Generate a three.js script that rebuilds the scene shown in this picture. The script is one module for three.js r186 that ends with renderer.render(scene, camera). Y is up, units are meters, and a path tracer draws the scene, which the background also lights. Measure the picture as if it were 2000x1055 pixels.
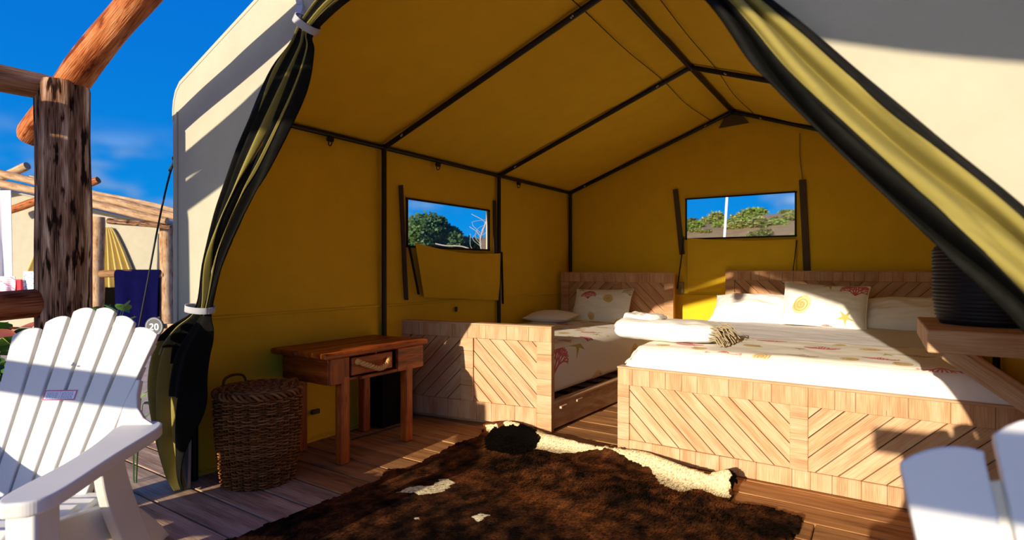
import * as THREE from 'three';
import { ImprovedNoise } from 'three/addons/math/ImprovedNoise.js';
import { mergeGeometries as mergeIndexed } from 'three/addons/utils/BufferGeometryUtils.js';
import { RoundedBoxGeometry } from 'three/addons/geometries/RoundedBoxGeometry.js';

/* ---------- camera, sky, sun, exposure ---------- */
const scene = new THREE.Scene();
const YAW = 0.5836, FOCAL = 1088.4;
const camera = new THREE.PerspectiveCamera(2 * Math.atan(527.5 / FOCAL) * 180 / Math.PI, 2000 / 1055, 0.05, 400);
camera.position.set(3.1055, 1.15, 1.5128);
camera.rotation.set(-0.0029, YAW, 0, 'YXZ');
camera.focus = 3.6; camera.userData.fStop = 2.4;
scene.add(camera);
const renderer = new THREE.WebGLRenderer({ antialias: true });
renderer.toneMapping = THREE.LinearToneMapping;
renderer.toneMappingExposure = 1.0;
renderer.shadowMap.enabled = true;
const SUN = new THREE.Vector3(-0.024, 0.245, 1).normalize();
const sun = new THREE.DirectionalLight(new THREE.Color(1, 0.86, 0.66), 6.4);
sun.position.copy(SUN).multiplyScalar(30); sun.castShadow = true; sun.shadow.radius = 1;
Object.assign(sun.shadow.camera, { left: -14, right: 8, top: 8, bottom: -6, near: 1, far: 70 });
sun.shadow.mapSize.set(4096, 4096); sun.shadow.bias = -0.0005;
scene.add(sun, sun.target);

const mergeGeometries = (list) => mergeIndexed(list.map((g) => (g.index ? g.toNonIndexed() : g)));
const noise = new ImprovedNoise();
const fbm = (x, y, z, o = 4) => { let s = 0, a = 0.5, f = 1; for (let i = 0; i < o; i++) { s += a * noise.noise(x * f, y * f, z * f); a *= 0.5; f *= 2.03; } return s; };
let seedState = 12345;
const rnd = () => { seedState = (seedState * 1664525 + 1013904223) >>> 0; return seedState / 4294967296; };
const rr = (a, b) => a + (b - a) * rnd();
const reseed = (n) => { seedState = n >>> 0; };
const clamp = (v, a = 0, b = 1) => Math.min(b, Math.max(a, v));
const mix = (a, b, t) => a + (b - a) * t;
const sstep = (a, b, v) => { const t = clamp((v - a) / (b - a)); return t * t * (3 - 2 * t); };
const V = (x, y, z) => new THREE.Vector3(x, y, z);

{ // sky: deep blue air, wisps of cloud low down, haze round the low sun strengthened as fill light
  const w = 1024, h = 512, d = new Float32Array(w * h * 4);
  for (let j = 0; j < h; j++) for (let i = 0; i < w; i++) {
    const el = ((j + 0.5) / h - 0.5) * Math.PI, az = ((i + 0.5) / w - 0.5) * 2 * Math.PI;
    const x = Math.cos(el) * Math.cos(az), y = Math.sin(el), z = Math.cos(el) * Math.sin(az);
    const t = Math.pow(clamp(y), 0.5);
    let c = [mix(0.004, 0.0005, t), mix(0.35, 0.068, t), mix(0.84, 0.6, t)];
    const ang = Math.acos(clamp(x * SUN.x + y * SUN.y + z * SUN.z, -1, 1)) * 57.3;
    const g = Math.exp(-((ang / 18) ** 2));
    c = [c[0] + 3.3 * g, c[1] + 3.15 * g, c[2] + 1.9 * g];
    if (y > 0) {
      const k = 1 / (y + 0.12);
      let n = fbm(x * k * 1.3 + 3.1, z * k * 1.3 + 7.7, 1.7, 5) + 0.5 * fbm(x * k * 5, z * k * 5 + 2.2, 9.1, 4);
      const cov = sstep(0.02, 0.34, n) * sstep(0.0, 0.05, y) * (1 - sstep(0.13, 0.22, y)) * 0.7;
      const lit = 0.8 + 0.5 * sstep(0.2, 0.5, n); c = [mix(c[0], 0.34 * lit, cov), mix(c[1], 0.5 * lit, cov), mix(c[2], 0.76 * lit, cov)];
    } else c = [0.2, 0.19, 0.18];
    d.set([c[0], c[1], c[2], 1], (j * w + i) * 4);
  }
  const sky = new THREE.DataTexture(d, w, h, THREE.RGBAFormat, THREE.FloatType);
  sky.mapping = THREE.EquirectangularReflectionMapping; sky.magFilter = THREE.LinearFilter; sky.needsUpdate = true;
  scene.background = sky; scene.environment = sky;
}

/* ---------- helpers ---------- */
const used = new Map();
function numbered(name) { const n = used.get(name) ?? 0; used.set(name, n + 1); return n ? name + '_' + String(n).padStart(3, '0') : name; }
function thing(name, label, category, group, pos) {
  const o = new THREE.Group(); o.name = numbered(name); if (pos) o.position.set(...pos);
  o.userData = { label, category, kind: 'thing' }; if (group) o.userData.group = group;
  scene.add(o); return o;
}
function structure(name, label, category, geo, mat) {
  const o = geo ? new THREE.Mesh(geo, mat) : new THREE.Group(); o.name = numbered(name);
  o.userData = { kind: 'structure', label, category }; if (geo) o.castShadow = o.receiveShadow = true;
  scene.add(o); return o;
}
function part(name, geo, mat, parent, label) {
  const m = new THREE.Mesh(geo, mat); m.name = numbered(name); m.castShadow = m.receiveShadow = true;
  if (label) m.userData.label = label; parent.add(m); return m;
}
function partGroup(name, parent) { const g = new THREE.Group(); g.name = numbered(name); parent.add(g); return g; }
function geoFrom(pos, uv, idx) {
  const g = new THREE.BufferGeometry();
  g.setAttribute('position', new THREE.Float32BufferAttribute(pos, 3));
  g.setAttribute('uv', new THREE.Float32BufferAttribute(uv, 2));
  g.setIndex(idx); g.computeVertexNormals(); return g;
}
// box with chamfered edges, centred; uv in metres, u along its longest side
function box(w, h, d, c = 0.003, along) {
  c = Math.min(c, w / 3, h / 3, d / 3);
  const H = [w / 2, h / 2, d / 2], dims = [w, h, d], L = along ?? dims.indexOf(Math.max(...dims)), o1 = rnd() * 3, o2 = rnd() * 3;
  const pos = [], uv = [];
  const put = (p) => { pos.push(...p); const q = [0, 1, 2].filter((a) => a !== L); uv.push(p[L] + o1, p[q[0]] + p[q[1]] * 0.93 + o2); };
  const corner = (s, a) => { const p = [s[0] * (H[0] - c), s[1] * (H[1] - c), s[2] * (H[2] - c)]; p[a] = s[a] * H[a]; return p; };
  const n3 = (a, b, e) => { const u = [b[0] - a[0], b[1] - a[1], b[2] - a[2]], v = [e[0] - a[0], e[1] - a[1], e[2] - a[2]]; return [u[1] * v[2] - u[2] * v[1], u[2] * v[0] - u[0] * v[2], u[0] * v[1] - u[1] * v[0]]; };
  const tri = (a, b, e) => { const n = n3(a, b, e), m = [0, 1, 2].map((k) => a[k] + b[k] + e[k]); if (n[0] * m[0] + n[1] * m[1] + n[2] * m[2] < 0) [b, e] = [e, b]; put(a); put(b); put(e); };
  const quad = (a, b, e, f) => { tri(a, b, e); tri(a, e, f); };
  const S = [-1, 1];
  for (let a = 0; a < 3; a++) { const b = (a + 1) % 3, e = (a + 2) % 3; for (const s of S) { const q = [[-1, -1], [1, -1], [1, 1], [-1, 1]].map(([x, y]) => { const k = [0, 0, 0]; k[a] = s; k[b] = x; k[e] = y; return corner(k, a); }); quad(...q); } }
  for (let a = 0; a < 3; a++) { const b = (a + 1) % 3, e = (a + 2) % 3; for (const x of S) for (const y of S) { const k0 = [0, 0, 0], k1 = [0, 0, 0]; k0[b] = k1[b] = x; k0[e] = k1[e] = y; k0[a] = -1; k1[a] = 1; quad(corner(k0, b), corner(k1, b), corner(k1, e), corner(k0, e)); } }
  for (const x of S) for (const y of S) for (const z of S) tri(corner([x, y, z], 0), corner([x, y, z], 1), corner([x, y, z], 2));
  const g = new THREE.BufferGeometry();
  g.setAttribute('position', new THREE.Float32BufferAttribute(pos, 3)); g.setAttribute('uv', new THREE.Float32BufferAttribute(uv, 2)); g.computeVertexNormals();
  return g;
}
const boxAt = (w, h, d, x, y, z, c, along) => box(w, h, d, c, along).translate(x, y, z);
// a beam of rectangular section between two points
function bar(a, b, w, h, c) {
  const d = b.clone().sub(a), g = box(w, h, d.length(), c);
  const m = new THREE.Matrix4().lookAt(b, a, Math.abs(d.y) > 0.95 * d.length() ? V(1, 0, 0) : V(0, 1, 0)); m.setPosition(a.clone().add(b).multiplyScalar(0.5));
  return g.applyMatrix4(m);
}
// a grid surface from f(u, v) -> Vector3; uv from g(u, v)
function sheet(nu, nv, f, uvf, skip) {
  const pos = [], uv = [], idx = [];
  for (let j = 0; j <= nv; j++) for (let i = 0; i <= nu; i++) { const p = f(i / nu, j / nv); pos.push(p.x, p.y, p.z); uv.push(...(uvf ? uvf(i / nu, j / nv, p) : [i / nu, j / nv])); }
  for (let j = 0; j < nv; j++) for (let i = 0; i < nu; i++) {
    if (skip && skip((i + 0.5) / nu, (j + 0.5) / nv)) continue;
    const a = j * (nu + 1) + i, b = a + 1, c = a + nu + 1, d = c + 1; idx.push(a, b, d, a, d, c);
  }
  return geoFrom(pos, uv, idx);
}
// the same with thickness along its normals
function solidSheet(nu, nv, f, th, uvf) {
  const g = sheet(nu, nv, f, uvf), P = g.attributes.position, N = g.attributes.normal, n = P.count, pos = [...P.array], uv = [...g.attributes.uv.array, ...g.attributes.uv.array], idx = [...g.index.array];
  for (let i = 0; i < n; i++) pos.push(P.getX(i) - N.getX(i) * th, P.getY(i) - N.getY(i) * th, P.getZ(i) - N.getZ(i) * th);
  const m = idx.length; for (let i = 0; i < m; i += 3) idx.push(idx[i] + n, idx[i + 2] + n, idx[i + 1] + n);
  const edge = (a, b) => idx.push(a, a + n, b, b, a + n, b + n);
  for (let i = 0; i < nu; i++) { edge(i, i + 1); edge(nv * (nu + 1) + i + 1, nv * (nu + 1) + i); }
  for (let j = 0; j < nv; j++) { edge((j + 1) * (nu + 1), j * (nu + 1)); edge(j * (nu + 1) + nu, (j + 1) * (nu + 1) + nu); }
  return geoFrom(pos, uv, idx);
}
function rope(points, r, seg = 40, rad = 6, closed = false) { return new THREE.TubeGeometry(new THREE.CatmullRomCurve3(points, closed), seg, r, rad, closed); }
// a round log with knots and a bent axis; uv in metres
function logGeo(a, b, r0, r1, seed, o = {}) {
  const n = o.n ?? 48, m = o.m ?? 20, wob = o.wobble ?? 0.02, rough = o.rough ?? 0.05, d = b.clone().sub(a), L = d.length(), t = d.clone().normalize();
  const s = Math.abs(t.y) > 0.9 ? V(1, 0, 0) : V(0, 1, 0), e1 = V().crossVectors(t, s).normalize(), e2 = V().crossVectors(t, e1);
  const g = sheet(m, n, (u, v) => {
    const an = u * Math.PI * 2, cx = Math.cos(an), cy = Math.sin(an), along = v * L;
    const w1 = wob * noise.noise(along * 0.9 + seed * 7.3, seed, 0.5) * 2, w2 = wob * noise.noise(along * 0.9 + seed * 3.1, seed + 9, 0.5) * 2;
    let r = mix(r0, r1, v) * (1 + rough * 1.6 * noise.noise(cx * 1.1 + seed * 5, cy * 1.1, along * 2.2) + rough * noise.noise(cx * 4 + seed, cy * 4, along * 1.4));
    if (o.crack) r *= 1 - o.crack * sstep(0.25, 0.5, noise.noise(cx * 5 + seed * 2, cy * 5 + seed, along * 0.8));
    if (v === 0 || v === 1) r *= 0.93;
    return a.clone().addScaledVector(t, along).addScaledVector(e1, cx * r + w1).addScaledVector(e2, cy * r + w2);
  }, (u, v) => [v * L, u * 2 * Math.PI * r0]);
  const parts = [g];
  for (const v of [0, 1]) { // end caps
    const P = g.attributes.position, pos = [], uv = [], idx = [], base = v * n * (m + 1); let c = V();
    for (let i = 0; i < m; i++) { const p = V().fromBufferAttribute(P, base + i); c.add(p); pos.push(p.x, p.y, p.z); uv.push(0.02 * Math.cos(i), 0.02 * Math.sin(i)); }
    c.multiplyScalar(1 / m); pos.push(c.x, c.y, c.z); uv.push(0, 0);
    for (let i = 0; i < m; i++) { const k = (i + 1) % m; v ? idx.push(i, k, m) : idx.push(k, i, m); }
    parts.push(geoFrom(pos, uv, idx));
  }
  return mergeGeometries(parts);
}
function poly(points) { const s = new THREE.Shape(); points.forEach(([x, y], i) => (i ? s.lineTo(x, y) : s.moveTo(x, y))); return s; }
function clipPoly(P, nx, ny, c) { // keeps nx x + ny y <= c
  const out = [];
  for (let i = 0; i < P.length; i++) {
    const a = P[i], b = P[(i + 1) % P.length], da = nx * a[0] + ny * a[1] - c, db = nx * b[0] + ny * b[1] - c;
    if (da <= 0) out.push(a);
    if (da * db < 0) { const t = da / (da - db); out.push([a[0] + (b[0] - a[0]) * t, a[1] + (b[1] - a[1]) * t]); }
  }
  return out;
}
const extrude = (shape, depth, bevel = 0, seg = 1, curve = 12) => new THREE.ExtrudeGeometry(shape, { depth: depth - 2 * bevel, bevelEnabled: bevel > 0, bevelThickness: bevel, bevelSize: bevel, bevelOffset: -bevel, bevelSegments: seg, curveSegments: curve }).translate(0, 0, bevel);

/* ---------- textures and materials ---------- */
function tex(w, h, f, o = {}) {
  const d = new Uint8Array(w * h * 4);
  for (let j = 0; j < h; j++) for (let i = 0; i < w; i++) { const c = f(i / w, j / h, i, j), k = (j * w + i) * 4; d[k] = clamp(c[0], 0, 1) * 255; d[k + 1] = clamp(c[1], 0, 1) * 255; d[k + 2] = clamp(c[2], 0, 1) * 255; d[k + 3] = 255; }
  const t = new THREE.DataTexture(d, w, h); t.wrapS = t.wrapT = THREE.MirroredRepeatWrapping; t.magFilter = THREE.LinearFilter; t.minFilter = THREE.LinearMipmapLinearFilter; t.generateMipmaps = true;
  if (!o.data) t.colorSpace = THREE.SRGBColorSpace;
  if (o.size) t.repeat.set(1 / o.size[0], 1 / o.size[1]);
  t.needsUpdate = true; return t;
}
function canvasTex(w, h, draw, size) {
  const c = document.createElement('canvas'); c.width = w; c.height = h; draw(c.getContext('2d'), w, h);
  const t = new THREE.CanvasTexture(c); t.colorSpace = THREE.SRGBColorSpace; t.wrapS = t.wrapT = THREE.RepeatWrapping; if (size) t.repeat.set(1 / size[0], 1 / size[1]); return t;
}
const per = (u, v, fu, fv, z, o = 4) => fbm(u * fu + z * 1.37, v * fv + z * 0.71, z, o); // textures repeat mirrored
// grain runs along u; colours are sRGB 0..1
function woodTex(dark, base, light, o = {}) {
  const k = o.seed ?? 1, rings = o.rings ?? 7;
  const grain = (u, v) => {
    const warp = 0.35 * per(u, v, 3, 5, k, 2);
    const bands = 0.5 + 0.5 * Math.sin((v + warp * 0.35) * 6.283 * rings + 3 * per(u, v, 2, 3, k + 5, 2));
    const fine = per(u, v, 6, 170, k + 9, 2), pores = per(u, v, 14, 320, k + 15, 1);
    return [bands, fine, pores, per(u, v, 4, 9, k + 21, 3)];
  };
  const map = tex(512, 512, (u, v) => {
    const [b, f, p, m] = grain(u, v); let t = 0.5 + 0.3 * (b - 0.5) + 1.0 * f + 0.5 * p + 0.7 * m + (o.stain ? -o.stain * sstep(0.1, 0.35, per(u, v, 5, 12, k + 31, 4)) : 0);
    const c = t < 0.5 ? [0, 1, 2].map((i) => mix(dark[i], base[i], clamp(t * 2))) : [0, 1, 2].map((i) => mix(base[i], light[i], clamp(t * 2 - 1))); return c;
  }, { size: o.size ?? [0.9, 0.45] });
  const bump = tex(512, 512, (u, v) => { const [b, f, p] = grain(u, v); const t = 0.5 + 0.8 * f + 0.6 * p + 0.1 * b; return [t, t, t]; }, { size: o.size ?? [0.9, 0.45], data: true });
  return { map, bump };
}
const S8 = (r, g, b) => [r / 255, g / 255, b / 255];
const std = (o) => new THREE.MeshStandardMaterial({ roughness: 0.8, ...o });
const matte = (o) => new THREE.MeshPhysicalMaterial({ roughness: 0.95, specularIntensity: 0.2, ...o });
const tint = (m, r, g, b) => { const c = m.clone(); c.color.setRGB(r, g, b); return c; };

const pineT = woodTex(S8(208, 150, 104), S8(236, 190, 144), S8(247, 214, 176), { seed: 3, rings: 3 });
const PINE0 = std({ map: pineT.map, bumpMap: pineT.bump, bumpScale: 0.0007, roughness: 0.72 });
const PINE = [[1, 1, 1], [0.97, 0.94, 0.91], [1, 0.97, 0.94], [0.94, 0.9, 0.86], [1, 0.95, 0.89], [0.98, 0.98, 0.98]].map((c) => tint(PINE0, ...c.map((q) => q * 0.7)));
const pine = () => PINE[Math.floor(rnd() * PINE.length)];
const deskT = woodTex(S8(96, 34, 8), S8(172, 78, 20), S8(205, 112, 40), { seed: 17, rings: 5, stain: 0.3 });
const DESK0 = std({ map: deskT.map, bumpMap: deskT.bump, bumpScale: 0.0006, roughness: 0.45 });
const DESK = DESK0;
const PINE_BACK = PINE[3], BASE_BOARD = PINE[2];
const HEAD = [[0.92, 0.8, 0.7], [0.84, 0.7, 0.6], [0.96, 0.84, 0.74], [0.88, 0.77, 0.68]].map((c) => tint(PINE0, ...c.map((q) => q * 0.74)));
const headPine = () => HEAD[Math.floor(rnd() * HEAD.length)];
const deckT = woodTex(S8(118, 92, 70), S8(164, 134, 106), S8(188, 162, 134), { seed: 11, rings: 2, size: [1.6, 0.5], stain: 0.2 });
const DECK0 = matte({ map: deckT.map, bumpMap: deckT.bump, bumpScale: 0.0012, roughness: 0.78 });
const DECK = [[1.15, 0.84, 0.52], [1.0, 0.73, 0.46], [1.1, 0.82, 0.53], [0.92, 0.67, 0.43]].map((c) => tint(DECK0, ...c)), DECK_GREY = [[1.5, 1.55, 1.6], [1.35, 1.42, 1.48], [1.25, 1.3, 1.36]].map((c) => tint(DECK0, ...c));
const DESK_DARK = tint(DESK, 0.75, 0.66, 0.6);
const barkT = woodTex(S8(36, 22, 15), S8(150, 110, 84), S8(222, 196, 170), { seed: 23, rings: 4, size: [0.9, 0.34], stain: 1.1 });
const BARK = matte({ color: new THREE.Color(1.25, 1.2, 1.15), map: barkT.map, bumpMap: barkT.bump, bumpScale: 0.009, roughness: 0.9 });
const peelT = woodTex(S8(120, 56, 24), S8(200, 116, 66), S8(228, 160, 112), { seed: 29, rings: 4, size: [0.8, 0.6], stain: 0.5 });
const PEEL = matte({ color: new THREE.Color(0.8, 0.8, 0.8), map: peelT.map, bumpMap: peelT.bump, bumpScale: 0.003, roughness: 0.75 });
const paleT = woodTex(S8(150, 104, 70), S8(214, 172, 128), S8(238, 212, 176), { seed: 37, rings: 3, size: [0.9, 0.7], stain: 0.35 });
const PALELOG = matte({ color: new THREE.Color(0.78, 0.78, 0.78), map: paleT.map, bumpMap: paleT.bump, bumpScale: 0.003 });
const GREYLOG = tint(PALELOG, 0.55, 0.48, 0.42), BROWNLOG = tint(PEEL, 0.55, 0.52, 0.52);

const weaveBump = tex(256, 256, (u, v) => { const t = 0.5 + 0.2 * Math.sin(u * 6.283 * 32) * Math.sin(v * 6.283 * 32) + 0.5 * per(u, v, 20, 20, 4, 3); return [t, t, t]; }, { size: [0.12, 0.12], data: true });
const clothMap = (r, g, b, amt, seed, size = 1.4) => tex(256, 256, (u, v) => { const n = amt * (per(u, v, 8, 8, seed, 4) + 0.4 * per(u, v, 60, 60, seed + 3, 2)); return [r * (1 + n), g * (1 + n), b * (1 + n * 1.2)]; }, { size: [size, size] });
const CANVAS_OUT = std({ map: clothMap(0.715, 0.69, 0.60, 0.05, 41), bumpMap: weaveBump, bumpScale: 0.0004, roughness: 0.9 });
const CANVAS_IN = std({ map: clothMap(0.905, 0.735, 0.12, 0.05, 43), bumpMap: weaveBump, bumpScale: 0.0004, roughness: 0.92 });
const FLAP_PALE = std({ map: clothMap(0.80, 0.72, 0.45, 0.06, 48), bumpMap: weaveBump, bumpScale: 0.0004, roughness: 0.92 });
const CURTAIN = std({ map: clothMap(0.54, 0.49, 0.22, 0.1, 47), bumpMap: weaveBump, bumpScale: 0.0006, roughness: 0.85 });
const NET = matte({ map: clothMap(0.085, 0.083, 0.07, 0.5, 49, 0.3), bumpMap: weaveBump, bumpScale: 0.001, roughness: 0.75 });
const BLACK_STEEL = std({ color: new THREE.Color(0.006, 0.005, 0.004), roughness: 0.45, metalness: 0.2 });
const STEEL = std({ color: new THREE.Color(0.5, 0.5, 0.5), roughness: 0.35, metalness: 0.9 });
const CORD = std({ color: new THREE.Color(0.05, 0.035, 0.02), roughness: 0.9 });
const WEBBING = std({ color: new THREE.Color(0.09, 0.06, 0.04), bumpMap: weaveBump, bumpScale: 0.001, roughness: 0.95 });
const BLACK_TRIM = std({ color: new THREE.Color(0.012, 0.01, 0.008), roughness: 0.8 });
const STRAP_GREY = std({ color: new THREE.Color(0.55, 0.56, 0.58), bumpMap: weaveBump, bumpScale: 0.001 });
const PLASTIC = std({ map: clothMap(0.86, 0.855, 0.83, 0.02, 53), roughness: 0.42 });
const PLASTIC_RECESS = std({ color: new THREE.Color(0.5, 0.42, 0.32), roughness: 0.6 });
const LINEN = std({ map: clothMap(0.955, 0.94, 0.92, 0.025, 57), bumpMap: weaveBump, bumpScale: 0.0003, roughness: 0.95 });
const LINEN_GREY = std({ map: clothMap(0.87, 0.86, 0.87, 0.025, 58), bumpMap: weaveBump, bumpScale: 0.0003, roughness: 0.95 });
const NAVY = matte({ map: clothMap(0.02, 0.02, 0.22, 0.25, 59, 0.5), bumpMap: weaveBump, bumpScale: 0.002, roughness: 1 });
const ROPE_MAT = std({ map: clothMap(0.88, 0.66, 0.38, 0.4, 61, 0.05), roughness: 0.9 });
const DARK_CORD = std({ color: new THREE.Color(0.02, 0.022, 0.03), roughness: 0.8 });
const WICKER = [[0.27, 0.105, 0.03], [0.17, 0.06, 0.016], [0.36, 0.155, 0.05]].map(([r, g, b]) => matte({ color: new THREE.Color(r, g, b), roughness: 0.7 }));
const sandT = tex(512, 512, (u, v) => { const n = 0.22 * per(u, v, 10, 10, 71, 5) + 0.25 * per(u, v, 120, 120, 77, 2); return [0.78 * (1 + n), 0.68 * (1 + n), 0.57 * (1 + n)]; }, { size: [3, 3] });
const SAND = std({ map: sandT, roughness: 1 });
const PANE = new THREE.MeshPhysicalMaterial({ color: 0xffffff, transmission: 1, thickness: 0, roughness: 0.02, ior: 1.3, specularIntensity: 0.3 });
const leafMat = (r, g, b) => std({ color: new THREE.Color(r, g, b), roughness: 0.65, side: THREE.DoubleSide });

// printed cotton: corals, shells, starfish on off-white, one metre square
const printT = canvasTex(1024, 1024, (c, w) => {
  reseed(777); c.fillStyle = '#efe9dd'; c.fillRect(0, 0, w, w); c.lineCap = 'round';
  const wrap = (x, y, r, f) => { for (const dx of [-w, 0, w]) for (const dy of [-w, 0, w]) if (x + dx > -r && x + dx < w + r && y + dy > -r && y + dy < w + r) { c.save(); c.translate(x + dx, y + dy); const keep = seedState; f(); if (dx !== w || dy !== w) seedState = keep; c.restore(); } };
  const branch = (x, y, a, l, wd, n) => { const x2 = x + Math.cos(a) * l, y2 = y + Math.sin(a) * l; c.lineWidth = wd; c.beginPath(); c.moveTo(x, y); c.lineTo(x2, y2); c.stroke(); if (n > 0) for (const s of [-0.5, 0.05, 0.55]) branch(x2, y2, a + s + (rnd() - 0.5) * 0.3, l * 0.72, wd * 0.75, n - 1); };
  const coral = (x, y, s, col, dens = 3) => wrap(x, y, 160, () => { c.strokeStyle = col; for (let k = 0; k < 5; k++) branch(0, 0, -Math.PI / 2 + (k - 2) * 0.42, 34 * s, 7 * s, dens); });
  const shell = (x, y, s, rot) => wrap(x, y, 120, () => { c.rotate(rot); c.fillStyle = '#e0c892'; c.beginPath(); c.ellipse(0, 0, 58 * s, 44 * s, 0, 0, 7); c.fill(); c.fillStyle = '#d2b274'; c.beginPath(); c.ellipse(16 * s, 10 * s, 34 * s, 28 * s, 0.3, 0, 7); c.fill(); c.strokeStyle = '#b08d55'; c.lineWidth = 4 * s; c.beginPath(); for (let t = 0; t < 15; t += 0.2) { const r = (4 + t * 3) * s; c.lineTo(Math.cos(t) * r, Math.sin(t) * r * 0.8); } c.stroke(); });
  const star = (x, y, s, rot) => wrap(x, y, 120, () => { c.rotate(rot); c.fillStyle = '#b8a85e'; c.beginPath(); for (let k = 0; k < 10; k++) { const r = (k % 2 ? 20 : 62) * s, a = k * Math.PI / 5; c.lineTo(Math.cos(a) * r, Math.sin(a) * r); } c.closePath(); c.fill(); });
  const fan = (x, y, s, rot) => wrap(x, y, 120, () => { c.rotate(rot); c.fillStyle = '#dcc08e'; c.beginPath(); c.moveTo(0, 50 * s); c.arc(0, 0, 56 * s, Math.PI * 0.9, Math.PI * 2.1); c.closePath(); c.fill(); c.strokeStyle = '#a98448'; c.lineWidth = 3 * s; for (let k = -4; k <= 4; k++) { c.beginPath(); c.moveTo(0, 48 * s); c.lineTo(Math.sin(k * 0.33) * 54 * s, -Math.cos(k * 0.33) * 54 * s); c.stroke(); } });
  coral(170, 230, 1.25, '#c65560'); coral(640, 170, 1.1, '#b9a87f', 3); coral(880, 420, 1.2, '#cc6068'); coral(330, 620, 1.15, '#a89a70', 3); coral(720, 760, 1.3, '#d57a74'); coral(100, 880, 1.05, '#bba984', 3); coral(470, 960, 1.1, '#cc666a');
  shell(420, 230, 1.1, 0.4); shell(560, 520, 1.25, 2.1); shell(930, 720, 1, 4); shell(250, 440, 0.85, 1); shell(330, 820, 1, 5.2);
  fan(120, 560, 1.1, 0.3); fan(820, 80, 1.1, -0.6); fan(560, 800, 0.9, 0.9); star(830, 590, 0.9, 0.3); star(60, 80, 0.9, 1); star(500, 60, 0.8, 0.5); star(720, 340, 0.85, 0.1);
}, [1, 1]);
const PRINT = std({ map: printT, bumpMap: weaveBump, bumpScale: 0.0003, roughness: 0.95 });

/* ---------- setting: ground, deck, tent shell ---------- */
const W = 3.70, EAVE = 2.09, RIDGE = 2.79, DEPTH = 4.52, APEX = W / 2;
{ // sandy ground
  const g = sheet(120, 120, (u, v) => { const x = mix(-30, 14, u), z = mix(-48, 12, v); const near = Math.hypot(x, z) < 16 ? 1 : 0.6;
    return V(x, -0.14 + near * (0.05 * noise.noise(x * 0.5, 2, z * 0.5) + 0.02 * noise.noise(x * 2.1, 5, z * 2.1)), z); }, (u, v) => [u * 44, v * 60]);
  const o = structure('ground', 'pale trampled sand around the deck and the tents', 'ground', g, SAND);
}
const floor = structure('floor', 'weathered board deck that the tent stands on', 'deck');
{ reseed(5);
  const pitch = 0.19;
  for (let k = -23; k <= 12; k++) {
    const z = k * pitch + 0.095 + 0.003, x0 = z < -0.5 ? -0.12 : -1.05 - 0.12 * rnd(), x1 = 4.55, cuts = [x0];
    if (rnd() < 0.55) cuts.push(rr(0.9, 3.2)); cuts.push(x1);
    for (let i = 0; i + 1 < cuts.length; i++) part('plank', boxAt(cuts[i + 1] - cuts[i] - 0.005, 0.035, pitch - 0.01, (cuts[i] + cuts[i + 1]) / 2, -0.0175 - 0.002 * rnd(), z, 0.0045), z > -0.3 ? DECK_GREY[Math.floor(rnd() * 3)] : DECK[Math.floor(rnd() * DECK.length)], floor);
  }
  for (const x of [-0.9, 0.3, 1.5, 2.7, 3.9]) part('joist', boxAt(0.06, 0.11, x < -0.5 ? 2.9 : 6.8, x, -0.092, x < -0.5 ? 1 : -1.0), BASE_BOARD, floor);
}
const wob = (a, b, k) => 0.011 * noise.noise(a * 1.7, b * 1.7, k) + 0.005 * noise.noise(a * 5, b * 4, k + 4);
// an inner canvas face with soft undulation; (u, v) run over the rectangle, place(a, b, out) gives the point
function lining(a0, a1, b0, b1, place, seed, parent, hole, top, mat = CANVAS_IN) {
  const na = Math.round((a1 - a0) / 0.06), nb = Math.round((b1 - b0) / 0.06), seg = (h0, h1, n) => n;
  const xs = [], ys = []; for (let i = 0; i <= na; i++) xs.push(mix(a0, a1, i / na)); for (let i = 0; i <= nb; i++) ys.push(mix(b0, b1, i / nb));
  if (hole) { for (const h of [hole[0], hole[1]]) { xs.push(h); } for (const h of [hole[2], hole[3]]) ys.push(h); xs.sort((p, q) => p - q); ys.sort((p, q) => p - q); }
  const pos = [], uv = [], idx = [], nx = xs.length;
  for (const b of ys) for (const a of xs) { const bt = top ? Math.min(b, top(a)) : b; const p = place(a, bt, wob(a, bt, seed)); pos.push(p.x, p.y, p.z); uv.push(a, bt); }
  for (let j = 0; j + 1 < ys.length; j++) for (let i = 0; i + 1 < nx; i++) {
    const ca = (xs[i] + xs[i + 1]) / 2, cb = (ys[j] + ys[j + 1]) / 2;
    if (hole && ca > hole[0] && ca < hole[1] && cb > hole[2] && cb < hole[3]) continue;
    const p = j * nx + i; idx.push(p, p + 1, p + nx + 1, p, p + nx + 1, p + nx);
  }
  return part('lining', geoFrom(pos, uv, idx), mat, parent, 'ochre inner face');
}
const HL = [-2.83, -1.72, 1.325, 1.705], HB = [1.375, 2.425, 1.465, 1.89]; // window openings (along, along, low, high)
const holed = (pts, h, sx = 1) => { const s = poly(pts), p = new THREE.Path(); p.moveTo(sx * h[0], h[2]); p.lineTo(sx * h[1], h[2]); p.lineTo(sx * h[1], h[3]); p.lineTo(sx * h[0], h[3]); p.closePath(); s.holes.push(p); return s; };
const TH = 0.014;
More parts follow.
